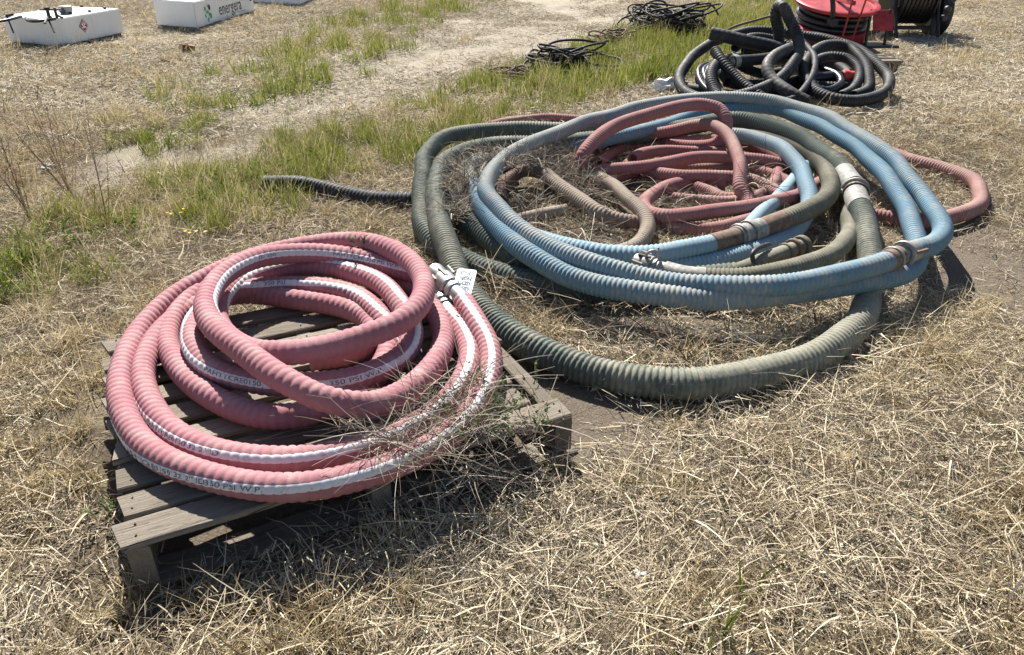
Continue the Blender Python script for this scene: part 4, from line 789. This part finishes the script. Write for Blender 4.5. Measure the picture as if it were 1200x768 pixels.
def scatter(name, label, cat, P, rz, sc, idx, tint, col, tilt=None):
    me = bpy.data.meshes.new(name); me.vertices.add(len(P)); me.vertices.foreach_set('co', np.asarray(P, np.float32).ravel())
    rot = np.zeros((len(P), 3), np.float32); rot[:, 2] = rz
    if tilt is not None: rot[:, :2] = tilt
    for n_, ty, arr in (('rot', 'FLOAT_VECTOR', rot), ('scl', 'FLOAT', sc), ('idx', 'INT', idx), ('tint', 'FLOAT', tint)):
        a = me.attributes.new(n_, ty, 'POINT'); a.data.foreach_set('vector' if ty == 'FLOAT_VECTOR' else 'value', np.asarray(arr, np.int32 if ty == 'INT' else np.float32).ravel())
    g = bpy.data.node_groups.new(name, 'GeometryNodeTree'); g.interface.new_socket('Geometry', in_out='INPUT', socket_type='NodeSocketGeometry'); g.interface.new_socket('Geometry', in_out='OUTPUT', socket_type='NodeSocketGeometry')
    N = g.nodes; gi = N.new('NodeGroupInput'); go = N.new('NodeGroupOutput'); ip = N.new('GeometryNodeInstanceOnPoints'); ci = N.new('GeometryNodeCollectionInfo')
    ci.inputs['Collection'].default_value = col; ci.inputs['Separate Children'].default_value = True; ci.inputs['Reset Children'].default_value = True
    def na(n_, t_):
        q = N.new('GeometryNodeInputNamedAttribute'); q.data_type = t_; q.inputs['Name'].default_value = n_; return q.outputs['Attribute']
    ip.inputs['Pick Instance'].default_value = True; lk = g.links.new
    lk(gi.outputs[0], ip.inputs['Points']); lk(ci.outputs[0], ip.inputs['Instance']); lk(na('idx', 'INT'), ip.inputs['Instance Index'])
    e2r = N.new('FunctionNodeEulerToRotation'); lk(na('rot', 'FLOAT_VECTOR'), e2r.inputs[0]); lk(e2r.outputs[0], ip.inputs['Rotation']); lk(na('scl', 'FLOAT'), ip.inputs['Scale'])
    lk(ip.outputs[0], go.inputs[0])
    o = obj(name, me, None, None, 'stuff'); md = o.modifiers.new('scatter', 'NODES'); md.node_group = g; return tag(o, label, cat)

# variants
NEARW = .0034
def litter_patch(i):
    rs = random.Random(i); lean = rs.uniform(0, 6.28) if i % 3 == 0 else None
    return [blades(360, .30, .010, .05, .0030, -35, 60, 30, 1, .035, .002, None, 100+i, flatroll=1.0, taper=.3),
            blades(230, .30, .04, .12, .0023, -25, 60, 110, 3, .045, .002, lean, 700+i, flatroll=.9),
            blades(50, .30, .10, .26, .0028, -14, 26, 45, 3, .05, .003, lean, 800+i, flatroll=.8),
            blades(10, .28, .06, .18, .0046, -10, 30, 80, 3, .05, .003, None, 850+i, flatroll=.8)]
litter = [blade_mesh('litter', litter_patch(i), M['straw']) for i in range(10)]
litter_f = [blade_mesh('litter_far', [blades(600, .50, .025, .11, .0056, -12, 24, 25, 2, .03, .002, None, 130+i, flatroll=.5), blades(60, .50, .08, .22, .0045, -8, 20, 30, 2, .03, .002, None, 170+i, flatroll=.5), blades(60, .50, .03, .08, .005, 30, 80, 20, 1, .0, .002, None, 160+i)], M['strawfar']) for i in range(5)]
tuft = [blade_mesh('tuft', [blades(46, .07, .05, .17, .0034, 25, 80, 70, 3, 0, 0, None, 200+i), blades(18, .12, .06, .2, .0034, 5, 35, 25, 2, .01, 0, None, 240+i)], M['drygrass']) for i in range(8)]
tuft_f = [blade_mesh('tuft_far', [blades(34, .13, .06, .20, .008, 30, 82, 60, 2, 0, 0, None, 260+i)], M['drygrass']) for i in range(5)]
gtuft = [blade_mesh('green_tuft', [blades(40, .08, .07, .26, .0058, 50, 88, 55, 3, 0, 0, None, 300+i)], M['greengrass']) for i in range(7)]
gtuft_f = [blade_mesh('green_tuft_far', [blades(34, .14, .10, .30, .010, 52, 88, 50, 2, 0, 0, None, 330+i)], M['greengrass']) for i in range(5)]
stalk = [blade_mesh('stalk', [blades(7, .05, .2, .42, .0030, 55, 88, 35, 4, 0, 0, None, 360+i, taper=.5), blades(26, .10, .04, .09, .003, 20, 80, 40, 2, .34, .05, None, 380+i)], M['drygrass']) for i in range(5)]
allfoot = np.vstack([np.c_[p, np.full(len(p), r)] for p, r in FOOT])
def cell_hits(x, y, pad, zlim=.40):
    """True where a hose (low enough) covers the point"""
    hit = np.zeros(len(x), bool); A = allfoot[allfoot[:, 2] < zlim]
    for i in range(0, len(A), 400):
        q = A[i:i+400]; d2 = (x[:, None]-q[None, :, 0])**2+(y[:, None]-q[None, :, 1])**2
        hit |= (d2 < (q[None, :, 3]+pad)**2).any(1)
    return hit
def in_pallet(x, y, m=0):
    dx = x-PA[0]; dy = y-PA[1]; u = dx*ex[0]+dy*ex[1]; v = dx*ey[0]+dy*ey[1]; return (u > -m) & (u < PW+m) & (v > -m) & (v < PD+m)
def sample(density, y0, y1, seed, margin=.35):
    """random points over the land seen by the camera and a little round it"""
    rs = np.random.default_rng(seed); xm = 1.05*y1+2.0+margin
    n = int(density*2*xm*(y1-y0)); x = rs.uniform(-xm, xm, n); y = rs.uniform(y0, y1, n)
    k = np.abs(x) < 1.05*y+2.0+margin; return x[k], y[k], rs
def lay(name, label, cat, bands, keep, col, nvar, smin, smax, seed, tintf=None, tilt=.12, foot=None):
    P, RZ, S, I, T_, TL = [], [], [], [], [], []
    for b, (dens, y0, y1) in enumerate(bands):
        x, y, rs = sample(dens, y0, y1, seed+b); pr = keep(x, y); k = rs.uniform(0, 1, len(x)) < pr; x, y = x[k], y[k]
        if foot is not None: k = ~cell_hits(x, y, foot) & ~in_pallet(x, y, -.02+foot*.5); x, y = x[k], y[k]
        n = len(x); P.append(np.stack([x, y, height(x, y)], -1)); RZ.append(rs.uniform(0, 6.28, n)); S.append(rs.uniform(smin, smax, n)); I.append(rs.integers(0, nvar, n))
        T_.append(np.clip(tintf(x, y)+rs.normal(0, .13, n), 0, 1) if tintf else rs.uniform(0, 1, n)); TL.append(rs.normal(0, tilt, (n, 2)))
    return scatter(name, label, cat, np.vstack(P), np.concatenate(RZ), np.concatenate(S), np.concatenate(I), np.concatenate(T_), col, np.vstack(TL))
def tintd(x, y): return .15+.75*fbm(x*1.1+4, y*1.1, 55)+.12*(fbm(x*5, y*5, 60)-.5)
def k_litter(x, y):
    g1, g2, tk, br = land(x, y); n = fbm(x*2.1, y*2.1, 71); return np.clip((.55+.9*(n-.3))*(1-.72*tk)*(1-.85*br)*(1-.35*g1), .06, 1)
lay('straw_litter', 'matted dry straw lying flat over the near ground', 'straw', [(34, .3, 3.2), (30, 3.2, 5.0), (24, 5.0, 7.0)], lambda x, y: k_litter(x, y)*np.where(in_pallet(x, y, .19), .0, 1), source('litter', litter), 10, .75, 1.2, 900, tintd, .03)
lay('straw_litter', 'flattened dry straw over the field beyond the hoses', 'straw', [(14, 6.5, 11), (9, 11, 20)], k_litter, source('litter_far', litter_f), 5, .8, 1.4, 910, tintd, .03)
def k_tuft(x, y):
    g1, g2, tk, br = land(x, y); n = fbm(x*1.8+3, y*1.8, 81); return np.clip(smooth01(n, .34, .66)*(1-.93*tk)*(1-.9*br)+.35*g1+.05, 0, 1)*np.where(tk > .6, .35, 1)
lay('dry_grass', 'standing dry grass tufts over the near ground', 'grass', [(75, .9, 3.2), (55, 3.2, 5.0), (38, 5.0, 7.0)], k_tuft, source('tuft', tuft), 8, .5, 1.15, 920, tintd, .15, .05)
lay('dry_grass', 'standing dry grass over the field beyond the hoses', 'grass', [(9, 6.5, 11), (6, 11, 20)], k_tuft, source('tuft_far', tuft_f), 5, .6, 1.2, 930, tintd, .1, .06)
def k_green(x, y):
    g1, g2, tk, br = land(x, y); n = fbm(x*2.6+1, y*2.6, 91); return np.clip(g1*smooth01(n, .26, .55)+.40*g2*smooth01(n, .36, .62), 0, 1)
def tintg(x, y): return .24+.72*fbm(x*.9+14, y*.9, 65)
lay('green_grass', 'green grass strip along the near edge of the dirt track', 'grass', [(130, 1.2, 4.2), (125, 4.2, 7.5)], k_green, source('green', gtuft), 7, .45, 1.05, 940, tintg, .12, .05)
lay('green_grass', 'green grass strips in the field behind the hoses', 'grass', [(60, 7.5, 12), (34, 12, 20)], k_green, source('green_far', gtuft_f), 5, .6, 1.15, 950, tintg, .1, .07)
def k_stalk(x, y):
    g1, g2, tk, br = land(x, y); g = np.maximum(g1, .6*g2); left = smooth01(-x/np.maximum(y, 1), .1, .5)
    return np.clip((.7*g+.3*left*smooth01(9-y, 0, 4)+.06)*(1-tk)*(1-br), 0, 1)
lay('dry_stalks', 'thin dry seed stalks standing among the grass', 'grass', [(18, 1.3, 4), (26, 4, 8), (16, 8, 18)], k_stalk, source('stalk', stalk), 5, .5, 1.0, 960, tintd, .12, .08)

# --- tangled dry weeds on the hoses, plants --------------------------------------------
def tangle(name, label, cat, centers, n, L0, L1, wid, mat, seed, e=(-20, 50), curl=90, zj=.02):
    rs = np.random.default_rng(seed); G = []
    per = max(1, n//len(centers))
    for i, (c, rad) in enumerate(centers):
        V, Q, r_ = blades(per, rad, L0, L1, wid, e[0], e[1], curl, 5, zj, -.5, None, seed*50+i, flatroll=1.0, taper=.6); V = V+np.array(c)+np.array([0, 0, .5]); G.append((V, Q, r_))
    c0 = np.array(centers[0][0]); lo = min(g[0][:, 2].min() for g in G)
    for g in G: g[0][:] -= np.array([c0[0], c0[1], lo])
    me = blade_mesh(name, G, mat); o = obj(name, me); o.location = (c0[0], c0[1], lo); return tag(o, label, cat)
tangle('dry_weed', 'grey dry weed tangled over the front strands of the pink hose', 'dry weed', [(at(u, v, z), rd) for u, v, z, rd in ((470, 515, .235, .05), (500, 500, .235, .06), (440, 520, .235, .05), (530, 475, .24, .06), (555, 450, .24, .05), (520, 525, .235, .05), (545, 500, .235, .05), (485, 540, .22, .05), (410, 500, .2, .05), (500, 470, .25, .05), (560, 500, .22, .05))], 620, .06, .32, .0022, M['tangle'], 3, (-15, 45), 60)
tangle('dry_weed', 'dry weed stems trailing off the right edge of the wooden pallet', 'dry weed', [(at(u, v, z), rd) for u, v, z, rd in ((600, 530, .15, .08), (570, 550, .14, .08), (630, 500, .15, .06), (540, 560, .13, .07), (650, 540, .05, .08))], 110, .08, .36, .0024, M['tangle'], 4, (-20, 40), 60)
tangle('dry_weed', 'grey brown tumbleweed caught between the blue and green hoses', 'dry weed', [(at(u, v, z), rd) for u, v, z, rd in ((545, 195, .22, .12), (560, 215, .2, .10), (550, 235, .17, .09), (600, 190, .26, .10), (575, 180, .26, .10), (540, 215, .2, .10), (530, 250, .16, .07))], 1500, .05, .24, .0040, M['tangle'], 5, (-30, 60), 110)
tangle('dry_weed', 'thick dry weed nest beside the foot of the red arch', 'dry weed', [(at(u, v, z), rd) for u, v, z, rd in ((640, 180, .16, .14), (665, 185, .14, .12), (655, 200, .12, .12), (680, 210, .10, .12), (625, 190, .18, .10), (670, 225, .06, .12))], 1700, .05, .24, .0040, M['tangle'], 6, (-30, 60), 110)
tangle('dry_weed', 'pale dry stems scattered on the ground inside the red hoses', 'dry weed', [(at(u, v, z), rd) for u, v, z, rd in ((640, 270, .03, .2), (700, 275, .03, .2), (620, 245, .05, .15), (700, 230, .06, .12), (790, 240, .04, .15))], 650, .08, .36, .0040, M['tangle'], 7, (-5, 40), 60)
tangle('dry_weed', 'pale straw wisp caught on the end of a sagging red hose', 'dry weed', [(at(u, v, z), rd) for u, v, z, rd in ((888, 208, .13, .05), (900, 218, .12, .05), (880, 200, .15, .04), (875, 225, .1, .05))], 40, .10, .32, .0042, M['straw'], 8, (0, 70), 120)
tangle('dry_weed', 'dry weed and straw fallen between the pallet and the green hose', 'dry weed', [(at(u, v, z), rd) for u, v, z, rd in ((610, 350, .03, .14), (640, 340, .03, .14), (590, 330, .05, .1), (660, 365, .03, .16), (700, 380, .02, .2), (620, 375, .02, .1))], 260, .10, .34, .0036, M['straw'], 9, (-5, 40), 50)
tangle('dry_weed', 'dry weed flattened inside the front green loop', 'dry weed', [(at(u, v, .02), .22) for u, v in ((760, 390), (820, 395), (880, 385), (930, 380), (980, 360), (720, 410), (850, 415))], 300, .08, .28, .0036, M['straw'], 10, (0, 60), 60)
def leafy(name, label, base, n, hgt, leaf, seed, mat, spread=.12):
    rs = np.random.default_rng(seed); root = empty(name, tuple(base), label, 'plant'); G = []; LV = []
    for i in range(n):
        az = rs.uniform(0, 6.28); e = R(rs.uniform(25, 80)); L = hgt*rs.uniform(.6, 1.1); d = np.array([math.cos(az)*math.cos(e), math.sin(az)*math.cos(e), math.sin(e)]); q = np.array(base)+np.r_[rs.normal(0, spread*.3, 2), 0]
        V, Q, r_ = blades(1, .001, L, L, .003, math.degrees(e), math.degrees(e), 15, 4, 0, 0, az, seed*100+i); V = V+q; G.append((V, Q, r_))
        for k in range(int(L/leaf*2.2)):
            t = rs.uniform(.15, 1); V, Q, r_ = blades(1, .004, leaf*.6, leaf*1.3, leaf*.30, 0, 70, 40, 3, 0, 0, None, seed*1000+i*40+k, taper=.95); LV.append((V+q+d*L*t, Q, r_))
    part('stem', blade_mesh('stem', G, M['weedstem']), None, root); part('foliage', blade_mesh('foliage', LV, mat), None, root); return root
leafy('weed_plant', 'grey green leafy sprig lying over the pink hose at the pallet edge', at(572, 503, .15), 34, .20, .022, 21, M['leaf'], .32)
leafy('weed_plant', 'small green leafy sprig caught on the back of the pink hose', at(418, 292, .33), 4, .08, .03, 22, M['leaf'], .03)
leafy('weed_plant', 'small weed growing beside the left edge of the wooden pallet', at(128, 610), 6, .10, .026, 23, M['leaf'], .06)
for k, (u, v) in enumerate([(30, 318), (62, 306), (95, 292), (18, 345), (235, 240), (300, 222), (262, 228), (370, 200), (340, 212), (150, 275)]):
    leafy('weed_plant', 'bright green leafy weed growing in the grass strip behind the pallet', at(u, v), 9, .17, .042, 70+k, M['leafgreen'], .12)['group'] = 'leafy weeds in the grass strip'
def grassy(label, base, n, h0, h1, seed, mat='greengrass', wid=.007):
    V, Q, r_ = blades(n, .05, h0, h1, wid, 50, 85, 40, 5, 0, 0, None, seed); me = blade_mesh('grass_plant', [(V, Q, r_*.6)], M[mat]); o = obj('grass_plant', me); o.location = tuple(base); tag(o, label, 'plant')
grassy('green grass blades standing out of flat straw in the foreground', at(835, 752), 9, .08, .20, 31); grassy('small green grass shoot in straw beside the foreground blades', at(880, 700), 6, .06, .13, 32)
for k, (u, v, hh) in enumerate([(128, 268, .85), (85, 235, .70), (40, 262, .55)]):
    base = at(u, v); G = []
    for i in range(11):
        rs = np.random.default_rng(500+k*20+i); az = math.pi*.88+rs.normal(0, .45); e = rs.uniform(58, 80); L = hh*rs.uniform(.6, 1.1)
        V, Q, r_ = blades(1, .02, L, L, .005, e, e, 12, 5, 0, 0, az, 520+k*20+i, taper=.6); G.append((V, Q, r_)); c_ = V.reshape(-1, 2, 3).mean(1)
        for j in range(9):
            q = c_[int(rs.integers(2, 6))]; V2, Q2, r2 = blades(1, .003, .05, .14, .003, 30, 75, 20, 3, 0, 0, None, 700+k*300+i*20+j); G.append((V2+q, Q2, r2*.7))
    me = blade_mesh('dry_weed', G, M['weedstem']); o = obj('dry_weed', me); o.location = tuple(base)
    tag(o, ('tall branching brown dry weed leaning over the field', 'brown dry weed standing beside the tallest leaning one', 'short brown dry weed nearest the green grass strip')[k], 'dry weed')
for k, (u, v, mt, lab) in enumerate([(210, 268, 'yellow', 'weed with yellow flowers in green grass above the pallet'), (232, 292, 'yellow', 'lower yellow flowered weed between the grass strip and the pallet'), (4, 312, 'orange', 'orange flowered weed at the grass strip end')]):
    base = at(u, v); root = leafy('flower_plant', lab, base, 4, .10, .025, 40+k, M['leaf'], .05)
    rs = np.random.default_rng(60+k)
    for i in range(4):
        c_ = np.array(base)+np.r_[rs.normal(0, .025, 2), .09+rs.uniform(0, .03)]; V = [c_]+[c_+.009*np.array([math.cos(a), math.sin(a), .25+.2*(j % 2)]) for j, a in enumerate(np.linspace(0, 6.28, 11)[:-1])]
        part('flower', mesh_from('flower', V, [(0, j+1, (j+1) % 10+1) for j in range(10)]), M[mt], root)
crumple('paper_scrap', at(748, 676), (.035, .018, .012), M['paper'], 'small pale pink scrap lying in the foreground straw', 'scrap', 2, .35, 4)
crumple('pale_stone', at(58, 200), (.09, .05, .03), M['sleeve'], 'pale bleached lump lying in the dry field', 'stone', 3, .3, 6)
sc = empty('scrap_box', (*at(222, 62)[:2], 0), 'small brown rusty box lying in the field near the tanks', 'box')
q = at(222, 62); part('box_body', box_mesh('box_body', (.15, .09, .10), Matrix.Translation((q[0], q[1], .05)) @ Matrix.Rotation(R(12), 4, 'Y') @ Matrix.Rotation(R(20), 4, 'Z'), .008), M['scrap'], sc); part('flap', box_mesh('flap', (.11, .10, .008), Matrix.Translation((q[0]-.04, q[1]-.06, .085)) @ Matrix.Rotation(R(35), 4, 'X'), .002), M['scrap'], sc)
for k, (u, v, s_) in enumerate([(135, 72, .05), (195, 75, .07), (205, 76, .05)]): crumple('dirt_clod', at(u, v), (s_, s_*.7, s_*.5), M['scrap'], ('brown clod of earth on the field between the tanks and the track', 'wide brown clod beside a twig in the dry field', 'round clod next to the wide brown one')[k], 'clod', 2, .3, 10+k)
